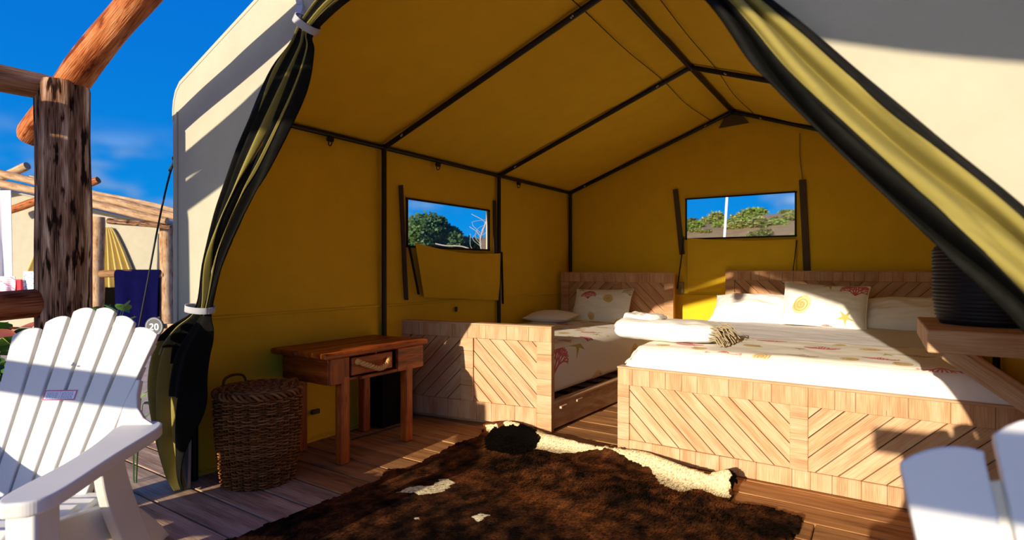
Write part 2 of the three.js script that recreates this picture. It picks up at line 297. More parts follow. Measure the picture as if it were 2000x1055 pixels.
{ // left wall at x = -0.045 (outer) and -0.03 (inner); shape drawn in (-z, y)
  const g = extrude(holed([[0, -0.1], [DEPTH, -0.1], [DEPTH, 1.97], [0, 1.97]], [-HL[1], -HL[0], HL[2], HL[3]]), TH).rotateY(Math.PI / 2).translate(-0.062, 0, 0);
  const w = structure('wall_left', 'left canvas wall of the tent with a clear window', 'wall', g, CANVAS_OUT);
  lining(-DEPTH + 0.01, -0.005, -0.02, 2.085, (a, b, n) => V(-0.036 + n, b, a), 1, w, HL);
  for (const [y, z0, z1] of [[0.86, -4.48, -0.1], [0.02, -4.48, -0.1]]) part('seam', bar(V(-0.026, y, z0), V(-0.026, y + 0.012, z1), 0.012, 0.016, 0.004), CANVAS_IN, w);
  part('loop', mergeGeometries([boxAt(0.02, 0.045, 0.02, -0.015, 0.79, -2.32), boxAt(0.02, 0.03, 0.06, -0.015, 0.2, -0.85)]), WEBBING, w, 'dark webbing loop');
}
{
  const g = extrude(poly([[0, -0.1], [DEPTH, -0.1], [DEPTH, 1.97], [0, 1.97]]), TH).rotateY(Math.PI / 2).translate(W + 0.048, 0, 0);
  const w = structure('wall_right', 'right canvas wall of the tent', 'wall', g, CANVAS_OUT);
  lining(-DEPTH + 0.01, -0.005, -0.02, 2.085, (a, b, n) => V(W + 0.036 + n, b, a), 2, w);
}
const roofY = (x) => RIDGE - Math.abs(x - APEX) * (RIDGE - EAVE) / (APEX + 0.05);
{
  const g = extrude(holed([[-0.05, -0.1], [W + 0.05, -0.1], [W + 0.05, EAVE], [APEX, RIDGE], [-0.05, EAVE]], HB), TH).translate(0, 0, -DEPTH - 0.005);
  const w = structure('wall_back', 'rear gable wall of the tent with a clear window', 'wall', g, CANVAS_OUT);
  lining(-0.04, W + 0.04, -0.02, RIDGE, (a, b, n) => V(a, b, -DEPTH + 0.025 + n), 3, w, HB, (a) => roofY(a) - 0.01, CANVAS_IN);
  part('seam', bar(V(0, 0.87, -DEPTH + 0.032), V(W, 0.86, -DEPTH + 0.032), 0.016, 0.012, 0.004), CANVAS_IN, w);
  part('vent', extrude(poly([[1.785, 2.735], [1.915, 2.735], [2.005, 2.615], [1.71, 2.6]]), 0.008, 0.002).translate(0, 0, -DEPTH + 0.036), std({ color: new THREE.Color(0.11, 0.075, 0.03), roughness: 0.9, bumpMap: weaveBump, bumpScale: 0.002 }), w, 'dark mesh vent under the ridge');
  part('outlet_box', mergeGeometries([boxAt(0.06, 0.13, 0.03, 1.325, 0.94, -DEPTH + 0.05, 0.006), boxAt(0.03, 0.035, 0.012, 1.325, 0.955, -DEPTH + 0.068, 0.004)]), std({ color: new THREE.Color(0.3, 0.22, 0.1) }), w, 'small switch box');
  part('drawstring', rope([V(2.46, 2.45, -DEPTH + 0.04), V(2.465, 2.2, -DEPTH + 0.04), V(2.5, 1.9, -DEPTH + 0.045)], 0.004), CURTAIN, w, 'pale drawstring');
}
{ // roof: two canvas slopes with rounded eaves, extruded along the tent
  const ceiling = structure('ceiling', 'pitched canvas roof of the tent', 'roof');
  for (const s of [-1, 1]) {
    const out = [[-0.066, 1.94], [-0.066, 2.0], [-0.058, 2.05], [-0.035, 2.1], [0.01, 2.14]], k = (RIDGE + 0.02 - 2.14) / (APEX - 0.01);
    out.push([APEX, RIDGE + 0.02]);
    const inn = [[APEX, RIDGE], [0.016, 2.122], [-0.024, 2.088], [-0.045, 2.04], [-0.052, 2.0], [-0.052, 1.94]];
    const pts = [...out, ...inn].map(([x, y]) => [s < 0 ? x : W - x, y]);
    part('roof_panel', extrude(poly(pts), DEPTH + 0.03).translate(0, 0, -DEPTH - 0.01), CANVAS_OUT, ceiling);
    const nx = 32, nz = 70;
    const g = sheet(nx, nz, (u, v) => { const t = u, x = mix(-0.03, APEX, t), y = mix(2.075, RIDGE - 0.012, t), z = mix(-DEPTH + 0.01, -0.005, v); const q = wob(x + 3, z, 7 + s) * 1.3; return V(s < 0 ? x : W - x, y + q - 0.004, z); }, (u, v) => [u * 2, v * DEPTH]);
    part('lining', g, CANVAS_IN, ceiling, 'ochre inner face');
  }
}
{ // front gable wall with the pulled-back doorway
  const s = poly([[-0.062, -0.02], [-0.062, 2.0], [-0.054, 2.05], [-0.03, 2.1], [0.015, 2.14], [APEX, RIDGE + 0.018], [W - 0.015, 2.14], [W + 0.03, 2.1], [W + 0.054, 2.05], [W + 0.062, 2.0], [W + 0.062, -0.02], [3.66, -0.02],
    [3.64, 0.6], [3.52, 0.98], [3.33, 1.22], [3.06, 1.54], [2.82, 1.83], [2.5, 2.12], [2.2, 2.24], [1.85, 2.27], [1.55, 2.27], [1.3, 2.26], [1.1, 2.19], [0.93, 2.0], [0.7, 1.7], [0.49, 1.385], [0.38, 1.18], [0.27, 0.95], [0.16, 0.6], [0.1, 0.3], [0.085, -0.02]]);
  const w = structure('wall_front', 'cream canvas front of the tent around the open doorway', 'wall', extrude(s, TH).translate(0, 0, 0.004), CANVAS_OUT);
  part('seam', bar(V(-0.01, 0.1, 0.02), V(-0.01, 1.98, 0.02), 0.012, 0.006, 0.002), CANVAS_OUT, w);
}
{ // windows: clear pane, black edging, hanging flap, webbing strips and straps
  const win = (name, label, along, q, lo) => { // along(t, y, out) -> world
    const o = structure(name, label, 'window'); const [a0, a1, y0, y1] = q;
    part('pane', mergeGeometries([bar(along(a0, (y0 + y1) / 2, 0), along(a1, (y0 + y1) / 2, 0), along.flip ? 0.003 : 0.003, y1 - y0, 0.0005)]), PANE, o);
    const e = 0.012, f = (p, q2, w, h) => bar(p, q2, w, h, 0.003);
    part('window_frame', mergeGeometries([f(along(a0 - e, y1, 0.02), along(a1 + e, y1, 0.02), 0.014, 0.016), f(along(a0 - e, y0, 0.02), along(a1 + e, y0, 0.02), 0.014, 0.016), f(along(a0, y0, 0.02), along(a0, y1, 0.02), 0.014, 0.016), f(along(a1, y0, 0.02), along(a1, y1, 0.02), 0.014, 0.016)]), BLACK_TRIM, o);
    return o;
  };
  const L = (z, y, o) => V(-0.046 + o, y, z);
  const w1 = win('window_1', 'clear window in the left wall with its canvas flap let down', L, HL);
  const flapL = (u, v) => { const z = mix(mix(-2.93, -2.96, v), mix(-1.745, -1.885, v), u), sag = 0.035 * Math.sin(Math.PI * u) * (1 - v); return L(z, mix(mix(1.295, 1.352, u) - sag, mix(0.838, 0.915, u), v), mix(0.085, 0.05, v) + 0.03 * Math.sin(Math.PI * v) * Math.sin(Math.PI * u)); };
  part('window_flap', solidSheet(24, 10, flapL, 0.006, (u, v) => [u * 1.2, v * 0.5]), CANVAS_IN, w1, 'hanging canvas flap');
  part('strip', bar(L(-1.64, 1.80, 0.025), L(-1.70, 0.9, 0.025), 0.012, 0.055, 0.003), WEBBING, w1);
  part('strip', bar(L(-2.91, 1.81, 0.025), L(-2.94, 0.95, 0.025), 0.012, 0.05, 0.003), WEBBING, w1);
  part('strap', bar(L(-1.72, 1.33, 0.04), L(-1.83, 0.94, 0.04), 0.006, 0.025), BLACK_TRIM, w1);
  part('strap', bar(L(-2.94, 1.31, 0.09), L(-3.02, 0.8, 0.05), 0.006, 0.025), BLACK_TRIM, w1);
  const B = (x, y, o) => V(x, y, -DEPTH + 0.012 + o);
  const w2 = win('window_2', 'clear window in the rear wall with its canvas flap let down', B, HB);
  const flapB = (u, v) => B(mix(1.40, 2.43, u), mix(mix(1.472, 1.43, u) - 0.02 * Math.sin(Math.PI * u), 0.9, v), mix(0.06, 0.035, v) + 0.03 * Math.sin(Math.PI * v) * Math.sin(Math.PI * u));
  part('window_flap', solidSheet(24, 10, flapB, 0.006, (u, v) => [u * 1.1, v * 0.75]), CANVAS_IN, w2, 'hanging canvas flap');
  part('strip', bar(B(1.262, 2.005, 0.03), B(1.335, 1.30, 0.03), 0.012, 0.055, 0.003), WEBBING, w2);
  part('strip', bar(B(2.485, 2.0, 0.03), B(2.53, 1.0, 0.03), 0.012, 0.062, 0.003), WEBBING, w2);
  part('strap', bar(B(1.365, 1.49, 0.06), B(1.29, 0.93, 0.05), 0.03, 0.006), BLACK_TRIM, w2);
  part('strap', bar(B(2.44, 1.42, 0.06), B(2.395, 1.0, 0.05), 0.03, 0.006), BLACK_TRIM, w2);
}
{ // steel frame
  const o = thing('tent_frame', 'black tubular steel frame of poles and rafters holding up the tent roof', 'frame');
  const pipe = (a, b, r, name = 'pole') => part(name, rope([a, a.clone().lerp(b, 0.5), b], r, 6, 10), BLACK_STEEL, o);
  const Z = [-0.06, -1.4485, -2.96, -4.462], e = 2.055, rg = 2.745;
  for (const x of [0.0, W]) { for (const z of Z) pipe(V(x, 0, z), V(x, e, z), 0.019); pipe(V(x, e, Z[0]), V(x, e, Z[3]), 0.018, 'eave_pole'); }
  pipe(V(APEX, rg, Z[0]), V(APEX, rg, Z[3]), 0.021, 'ridge_pole');
  for (const z of Z) for (const s of [0, 1]) { const x = s ? W : 0; pipe(V(x, e, z), V(APEX, rg, z), 0.019, 'rafter'); }
  for (const z of Z) { for (const x of [0.0, W]) part('connector', new THREE.SphereGeometry(0.027, 12, 8).translate(x, e, z), BLACK_STEEL, o); part('connector', new THREE.SphereGeometry(0.03, 12, 8).translate(APEX, rg, z), BLACK_STEEL, o);
    for (const s of [-1, 1]) for (const t of [0.87, 0.12]) { const p = V(s < 0 ? 0 : W, e, z).lerp(V(APEX, rg, z), t); part('bolt', mergeGeometries([new THREE.SphereGeometry(0.007, 8, 6).translate(p.x - 0.02 * s * -1, p.y - 0.014, p.z + 0.016), new THREE.SphereGeometry(0.007, 8, 6).translate(p.x + 0.03 * s, p.y - 0.022, p.z + 0.016)]), STEEL, o); } }
  for (const z of [-0.95, -2.05, -3.3]) part('clip', mergeGeometries([boxAt(0.03, 0.03, 0.05, 0.01, e - 0.035, z, 0.006), new THREE.TorusGeometry(0.018, 0.004, 6, 12).translate(0.01, e - 0.06, z)]), BLACK_STEEL, o);
  for (const x of [1.63, 2.05]) part('cord', rope([V(x, roofY(x) - 0.02, Z[3]), V(x - 0.01, roofY(x) - 0.05, -3.6), V(x, roofY(x) - 0.03, Z[2]), V(x + 0.01, roofY(x) - 0.05, -2.1), V(x, roofY(x) - 0.02, Z[1]), V(x, roofY(x) - 0.02, Z[0])], 0.0028, 60), CORD, o);
}

/* ---------- door curtains ---------- */
// a bundle of gathered cloth: stations of [outer x, outer y, inner x, inner y, z, fold depth]; bands of u get their own mesh
function curtain(o, stations, folds, bands, th = 0.006) {
  const cv = [0, 1, 2, 3, 4, 5].map((k) => new THREE.CatmullRomCurve3(stations.map((s, i) => V(s[k], i, 0)), false, 'centripetal'));
  const at = (k, t) => cv[k].getPoint(t).x;
  for (const [name, u0, u1, v0, v1, mat, lift = 0, label] of bands) {
    const nu = Math.max(6, Math.round((u1 - u0) * 90)), nv = Math.round((v1 - v0) * 120);
    const f = (a, b) => { const u = mix(u0, u1, a), v = mix(v0, v1, b), O = V(at(0, v), at(1, v), at(4, v)), I = V(at(2, v), at(3, v), at(4, v)), d = at(5, v);
      const ph = 1.7 * noise.noise(v * 3.2, u * 1.3, 2.2), k = u * folds * 6.283 + ph * 2.2;
      const w = d * (0.62 * Math.sin(k) + 0.3 * Math.sin(k * 1.9 + 1 + 3 * v) + 0.35 * noise.noise(u * 7, v * 5, 8));
      const p = O.lerp(I, u); p.z += w + lift + d * 0.9 * Math.sin(Math.PI * u); return p; };
    part(name, solidSheet(nu, nv, f, -th, (a, b) => [mix(u0, u1, a) * 0.6, b * 2.4]), mat, o, label);
  }
}
{
  const o = thing('door_curtain', 'left door curtain of black netting and yellow canvas, tied back and flaring at the deck', 'curtain');
  curtain(o, [[1.8, 2.33, 1.8, 2.22, 0.03, 0.02], [1.32, 2.30, 1.40, 2.205, 0.035, 0.03], [1.10, 2.20, 1.155, 2.125, 0.04, 0.02], [1.03, 2.11, 1.155, 2.05, 0.045, 0.03], [0.91, 2.02, 1.115, 1.92, 0.05, 0.04], [0.79, 1.87, 1.03, 1.785, 0.055, 0.045], [0.675, 1.71, 0.86, 1.575, 0.06, 0.045],
    [0.57, 1.55, 0.765, 1.475, 0.06, 0.045], [0.46, 1.386, 0.665, 1.36, 0.06, 0.045], [0.36, 1.18, 0.53, 1.18, 0.06, 0.04], [0.262, 0.955, 0.385, 0.945, 0.055, 0.025], [0.05, 0.85, 0.375, 0.85, 0.07, 0.035], [-0.09, 0.74, 0.35, 0.74, 0.08, 0.045], [-0.165, 0.58, 0.32, 0.58, 0.08, 0.05], [-0.15, 0.42, 0.285, 0.42, 0.08, 0.05], [-0.09, 0.25, 0.235, 0.25, 0.08, 0.045], [0.0, 0.09, 0.18, 0.1, 0.07, 0.04], [0.06, 0.012, 0.15, 0.02, 0.06, 0.03]], 2.6,
    [['netting', 0, 0.22, 0, 0.6, NET], ['lining', 0.22, 0.275, 0, 0.6, CURTAIN, 0.008, 'yellow canvas fold'], ['netting', 0.275, 0.6, 0, 0.6, NET], ['lining', 0.6, 0.665, 0, 0.6, CURTAIN, 0.008, 'yellow canvas fold'], ['netting', 0.665, 0.86, 0, 0.6, NET], ['lining', 0.86, 0.885, 0, 0.6, CURTAIN, 0.004, 'yellow canvas fold'], ['netting', 0.885, 1, 0, 0.6, NET],
      ['netting', 0.0, 0.24, 0.6, 0.69, NET], ['lining', 0.24, 0.31, 0.6, 0.72, CURTAIN, 0.006, 'yellow canvas fold'], ['netting', 0.31, 0.5, 0.6, 0.7, NET],
      ['lining', 0, 0.84, 0.66, 1, CURTAIN, -0.012, 'yellow canvas hem flaring outwards'], ['netting', 0.48, 1, 0.6, 0.735, NET], ['netting', 0.64, 1, 0.725, 0.79, NET], ['netting', 0.82, 1, 0.78, 1, NET]]);
  const ring = (x, y, z, rx, ry, w, tilt) => { const g = solidSheet(28, 3, (u, v) => V(Math.cos(u * 6.283) * rx, (v - 0.5) * w, Math.sin(u * 6.283) * ry), 0.004); return g.rotateZ(tilt).translate(x, y, z); };
  part('tie_strap', mergeGeometries([ring(1.125, 2.16, 0.055, 0.055, 0.05, 0.03, -0.75), bar(V(1.09, 2.19, 0.075), V(1.06, 2.26, 0.04), 0.028, 0.006), bar(V(1.06, 2.26, 0.04), V(1.02, 2.36, 0.03), 0.028, 0.006)]), STRAP_GREY, o, 'grey webbing tie');
  part('tie_strap', ring(0.322, 0.952, 0.075, 0.072, 0.06, 0.03, -0.12), STRAP_GREY, o, 'white webbing tie');
}
{
  const o = thing('door_curtain', 'right door curtain gathered into long yellow folds beside a roll of black netting', 'curtain');
  curtain(o, [[1.82, 2.34, 1.8, 2.23, 0.03, 0.02], [2.46, 2.22, 2.36, 2.12, 0.04, 0.03], [2.83, 1.85, 2.70, 1.875, 0.05, 0.03], [3.07, 1.57, 2.866, 1.616, 0.055, 0.04], [3.2, 1.42, 2.984, 1.465, 0.06, 0.04], [3.36, 1.235, 3.175, 1.228, 0.06, 0.04], [3.5, 1.02, 3.345, 1.02, 0.06, 0.035], [3.62, 0.75, 3.48, 0.72, 0.06, 0.03], [3.68, 0.4, 3.56, 0.4, 0.05, 0.03], [3.69, 0.03, 3.58, 0.03, 0.05, 0.03]], 2.1,
    [['lining', 0.12, 0.72, 0, 1, CURTAIN, 0, 'yellow canvas folds'], ['netting', 0, 0.14, 0, 1, NET, 0.004, 'black edging'], ['netting', 0.68, 1, 0, 1, NET, 0.008, 'black netting roll']]);
}

/* ---------- log pergola in front of the tent ---------- */
{
  const o = thing('log_pergola', 'rough log pergola over the deck with a dark bark post and a peeled orange rafter', 'pergola');
  reseed(31);
  part('post', logGeo(V(-0.035, -0.14, 0.505), V(-0.045, 2.0, 0.505), 0.108, 0.1, 3, { rough: 0.05, wobble: 0.006, n: 90, m: 40, crack: 0.06 }), BARK, o, 'dark weathered bark post');
  for (const [x, z] of [[3.76, 0.5], [-0.05, 2.3], [3.76, 2.3]]) part('post', logGeo(V(x, -0.14, z), V(x, 2.0, z), 0.105, 0.1, x + z, { rough: 0.05, wobble: 0.01 }), BARK, o);
  part('beam', logGeo(V(-0.06, 1.965, 0.535), V(-0.05, 1.94, 2.6), 0.058, 0.064, 8, { rough: 0.07, wobble: 0.012 }), GREYLOG, o, 'grey log beam');
  part('beam', logGeo(V(3.76, 1.965, 0.535), V(3.76, 1.94, 2.6), 0.058, 0.064, 9, { rough: 0.07, wobble: 0.012 }), GREYLOG, o);
  const raf = [[0.475, 2.03, 5, 0.064], [1.27, 2.02, 11, 0.07], [2.12, 2.02, 17, 0.076]];
  for (const [z, y, s, r] of raf) {
    const y0 = (x) => y + 0.318 * x;
    part('rafter', logGeo(V(-0.58, y0(-0.58), z), V(1.95, y0(1.95), z), r, r, s, { rough: 0.1, wobble: s === 5 ? 0.006 : 0.03, n: 70 }), PEEL, o, 'peeled orange log');
    part('rafter', logGeo(V(4.28, y0(-0.58) + (s === 17 ? 0.045 : 0), z + 0.02), V(1.72, y0(1.98) + (s === 17 ? 0.045 : 0), z + 0.02), r, r, s + 3, { rough: 0.1, wobble: 0.022, n: 70 }), PEEL, o, 'peeled orange log');
  }
  part('ridge_log', logGeo(V(1.85, 2.5, 0.4), V(1.85, 2.5, 2.6), 0.06, 0.06, 21, {}), PEEL, o);
  part('rail', logGeo(V(-0.03, 0.99, 0.57), V(-0.03, 0.99, 2.25), 0.064, 0.066, 14, { rough: 0.04 }), BROWNLOG, o, 'brown log rail');
  part('rail', logGeo(V(-0.1, 1.06, 2.3), V(0.6, 1.09, 2.3), 0.06, 0.064, 15, {}), BROWNLOG, o);
  part('rail', logGeo(V(2.98, 1.3, 2.3), V(3.8, 1.32, 2.3), 0.06, 0.064, 16, {}), BROWNLOG, o);
}

/* ---------- beds ---------- */
// a planked bed end: backing, block-built rails and stiles, diagonal planks. w wide, h high; local x right, y up, front towards +z
function bedEnd(root, name, w, h, o) {
  const g = partGroup(name, root), { rail = 0.1, low = 0.1, stile = 0.09, mid = w / 2, midW = 0.09, lift = 0.03, lean = 1, step = 0.102, mats = pine, block = 0.15 } = o;
  const put = (nm, geo, mat) => part(nm, geo, mat, g);
  put('backing_board', boxAt(w - 0.01, h - lift - 0.01, 0.022, w / 2, (h + lift) / 2, -0.057, 0.003), PINE_BACK);
  const blocks = (x0, x1, y0, y1, across) => { // short blocks laid side by side
    const L = across ? x1 - x0 : y1 - y0; let a = 0;
    while (a < L - 0.01) { let b = a + block * rr(0.65, 1.35); if (L - b < block * 0.5) b = L;
      const t = 0.056 + 0.002 * rnd(), gap = 0.0012;
      if (across) put('block', boxAt(b - a - gap, y1 - y0, t, x0 + (a + b) / 2, (y0 + y1) / 2 + rr(-0.001, 0.001), -0.046 + t / 2, 0.0022, 1), mats());
      else put('block', boxAt(x1 - x0, b - a - gap, t, (x0 + x1) / 2, y0 + (a + b) / 2, -0.046 + t / 2, 0.0022, 0), mats());
      a = b; }
  };
  blocks(0, w, h - rail, h, true);
  if (low) blocks(stile, w - stile, lift, lift + low, true);
  blocks(0, stile, 0, h - rail, false); blocks(w - stile, w, 0, h - rail, false);
  const yb = lift + low, yt = h - rail; blocks(mid - midW / 2, mid + midW / 2, yb, yt, false);
  put('cap', boxAt(w + 0.004, 0.012, 0.086, w / 2, h + 0.004, -0.028, 0.003), mats());
  const panel = (x0, x1, dir) => { // dir +1: planks run up to the right
    const an = dir * 0.785, ca = Math.cos(an), sa = Math.sin(an), cx = (x0 + x1) / 2, cy = (yb + yt) / 2, wd = step * 0.7071;
    const R = Math.hypot(x1 - x0, yt - yb) / 2;
    for (let k = -Math.ceil(R / wd); k <= R / wd; k++) {
      const c0 = k * wd, c1 = c0 + wd - 0.0045; // across, in the plank's own axes
      let P = [[x0 - cx, yb - cy], [x1 - cx, yb - cy], [x1 - cx, yt - cy], [x0 - cx, yt - cy]].map(([x, y]) => [x * ca + y * sa, -x * sa + y * ca]);
      P = clipPoly(P, 0, 1, c1); P = clipPoly(P, 0, -1, -c0);
      if (P.length < 3) continue;
      let A = 0; for (let i = 0; i < P.length; i++) { const q = P[(i + 1) % P.length]; A += P[i][0] * q[1] - q[0] * P[i][1]; } if (Math.abs(A) < 0.001) continue;
      const off = rnd() * 2, geo = extrude(poly(P), 0.02, 0.0015), uv = geo.attributes.uv; for (let i = 0; i < uv.count; i++) uv.setXY(i, uv.getX(i) + off, uv.getY(i) + off * 0.7);
      put('plank', geo.rotateZ(an).translate(cx, cy, -0.024 + 0.0015 * rnd()), mats());
    }
  };
  panel(stile, mid - midW / 2, lean); panel(mid + midW / 2, w - stile, -lean);
  return g;
}
{
  reseed(101);
  const o = thing('single_bed', 'narrow pale wood bed with chevron plank ends beside the left wall', 'bed', null, [1.2, 0, -1.877]);
  const f = bedEnd(o, 'footboard', 1.29, 0.735, { rail: 0.1, low: 0.135, stile: 0.11, mid: 0.62, midW: 0.105, lift: 0.03, lean: 1, step: 0.112 });
  const dir = V(-1.25, 0, 0.2).normalize(); f.rotation.y = Math.atan2(0.2, 1.25) * 1; f.position.set(dir.x * 1.29, 0, dir.z * 1.29);
  const h = bedEnd(o, 'headboard', 1.31, 1.1, { rail: 0.1, low: 0.1, stile: 0.1, mid: 0.69, midW: 0.1, lean: 1, step: 0.125, mats: headPine });
  h.position.set(-1.2 + 0.02, 0, 1.877 - 4.2);
  part('side_rail', bar(V(-0.03, 0.115, -0.03), V(0.09, 0.115, -2.3), 0.035, 0.2, 0.004), PINE[1], o); part('side_rail', bar(V(-0.026, 0.2, -0.03), V(0.094, 0.2, -2.3), 0.045, 0.02, 0.004), PINE[4], o, 'rail ledge');
  part('side_rail', bar(V(-1.15, 0.16, 0.1), V(-1.12, 0.16, -2.3), 0.035, 0.17, 0.004), PINE[1], o);
  part('base_board', bar(V(-1.18, 0.065, 0.14), V(-0.16, 0.065, -0.03), 0.02, 0.13, 0.003), BASE_BOARD, o);
  for (let k = 0; k < 9; k++) part('slat', bar(V(-1.14, 0.16, -0.15 - k * 0.25), V(0.02, 0.16, -0.15 - k * 0.25), 0.09, 0.018, 0.003), PINE[2], o);
}
const DB = { x: 1.746, z: -1.745, w: 1.93, yaw: 0.0 };
{
  reseed(202);
  const o = thing('double_bed', 'wide pale wood bed with chevron plank ends beside the right wall', 'bed', null, [DB.x, 0, DB.z]);
  bedEnd(o, 'footboard', DB.w, 0.5335, { rail: 0.1, low: 0.092, stile: 0.075, mid: 1.007, midW: 0.085, lift: 0.004, lean: -1, step: 0.102, block: 0.13 });
  const h = bedEnd(o, 'headboard', DB.w, 1.118, { rail: 0.085, low: 0.1, stile: 0.085, mid: 1.03, midW: 0.09, lean: -1, step: 0.105, block: 0.1, mats: headPine });
  h.position.set(0.06, 0, -2.62);
  for (const x of [0.03, DB.w - 0.03]) part('side_rail', boxAt(0.04, 0.2, 2.55, x, 0.3, -1.32, 0.004), PINE[1], o);
  for (let k = 0; k < 9; k++) part('slat', boxAt(DB.w - 0.1, 0.018, 0.09, DB.w / 2, 0.33, -0.2 - k * 0.28), PINE[2], o);
}
// soft block: a rounded box whose faces swell and crumple a little; uv from above (or from the side)
function softBox(w, h, d, r, seed, amp = 0.012) {
  const g = new RoundedBoxGeometry(w, h, d, 10, r), P = g.attributes.position, N = g.attributes.normal, uv = g.attributes.uv;
  for (let i = 0; i < P.count; i++) {
    const x = P.getX(i), y = P.getY(i), z = P.getZ(i), n = amp * (noise.noise(x * 2.2 + seed, y * 3, z * 2.2) + 0.4 * noise.noise(x * 6, y * 6 + seed, z * 6));
    const ny = N.getY(i), nx = N.getX(i);
    if (Math.abs(ny) > 0.6) uv.setXY(i, x + 0.3, z + 0.2); else if (Math.abs(nx) > 0.6) uv.setXY(i, z * 0.42 + 0.42, y * 0.42 + 0.6); else uv.setXY(i, x + 0.3, y + 0.1);
    P.setXYZ(i, x + N.getX(i) * n, y + N.getY(i) * n, z + N.getZ(i) * n);
  }
  return g;
}
// densely tessellated soft slab from two profile grids, for things that show folds
function pillowGeo(w, h, t, seed, o = {}) {
  const n = 40, pin = o.pinch ?? 0.06, face = (s) => sheet(n, n, (u, v) => {
    const a = 2 * u - 1, b = 2 * v - 1, fa = Math.pow(Math.max(0, 1 - Math.pow(Math.abs(a), 2.6)), 0.62), fb = Math.pow(Math.max(0, 1 - Math.pow(Math.abs(b), 2.6)), 0.62);
    const px = a * (1 - pin * (1 - Math.abs(b) ** 3) * Math.abs(a) * 0.9), py = b * (1 - pin * (1 - Math.abs(a) ** 3) * Math.abs(b) * 0.9);
    const wr = fa * fb * (o.wrinkle ?? 0.07) * t * (noise.noise(a * 2.3 + seed, b * 2.3, 3) + 0.5 * noise.noise(a * 5 + seed, b * 5, 6));
    return V(px * w / 2, py * h / 2, s * (t / 2 * fa * fb) + wr);
  }, (u, v) => [u * w * (o.us ?? 1) + (o.uo ?? seed * 0.37), v * h * (o.us ?? 1) + (o.vo ?? 0)]);
  const A = face(1), B = face(-1); const ix = B.index.array; for (let i = 0; i < ix.length; i += 3) { const k = ix[i]; ix[i] = ix[i + 1]; ix[i + 1] = k; } B.computeVertexNormals();
  return mergeGeometries([A, B]);
}
function pillow(label, group, w, h, t, pos, rot, mat, seed, o) {
  const g = thing('pillow', label, 'pillow', group, pos), c = part('pillowcase', pillowGeo(w, h, t, seed, o), mat, g);
  g.rotation.set(...rot);
  if (o?.piping) { const pts = []; for (let k = 0; k < 48; k++) { const a = k / 48 * 4, e = a % 1, s = Math.floor(a), q = [[2 * e - 1, -1], [1, 2 * e - 1], [1 - 2 * e, 1], [-1, 1 - 2 * e]][s]; const pin = o.pinch ?? 0.06;
    pts.push(V(q[0] * (1 - pin * 0.9 * (1 - Math.abs(q[1]) ** 3) * Math.abs(q[0])) * w / 2, q[1] * (1 - pin * 0.9 * (1 - Math.abs(q[0]) ** 3) * Math.abs(q[1])) * h / 2, 0)); }
    part('piping', rope(pts, 0.004, 160, 5, true), mat, g); }
  return g;
}
{ // single bed: mattress under a printed cover, two pillows
  const m = thing('mattress', 'narrow mattress under a coral and shell printed cover', 'mattress', null, [0.61, 0.415, -3.02]);
  part('cover', softBox(1.17, 0.36, 2.2, 0.07, 4, 0.014), PRINT, m);
  m.rotation.y = -0.03;
  pillow('printed pillow with a red coral leaning on the narrow headboard', null, 0.66, 0.42, 0.17, [0.62, 0.74, -3.98], [-0.5, 0, 0.03], PRINT, 1.6, { uo: -0.02, vo: 0.5, piping: true, pinch: 0.05 });
  pillow('plain white pillow lying flat on the narrow bed by the left wall', null, 0.5, 0.38, 0.12, [0.25, 0.65, -3.55], [-1.5, 0, 0.1], LINEN, 2.3);
}
const MZ0 = -1.80, MZ1 = -4.27, MT = 0.645; // double mattress: front, back, top
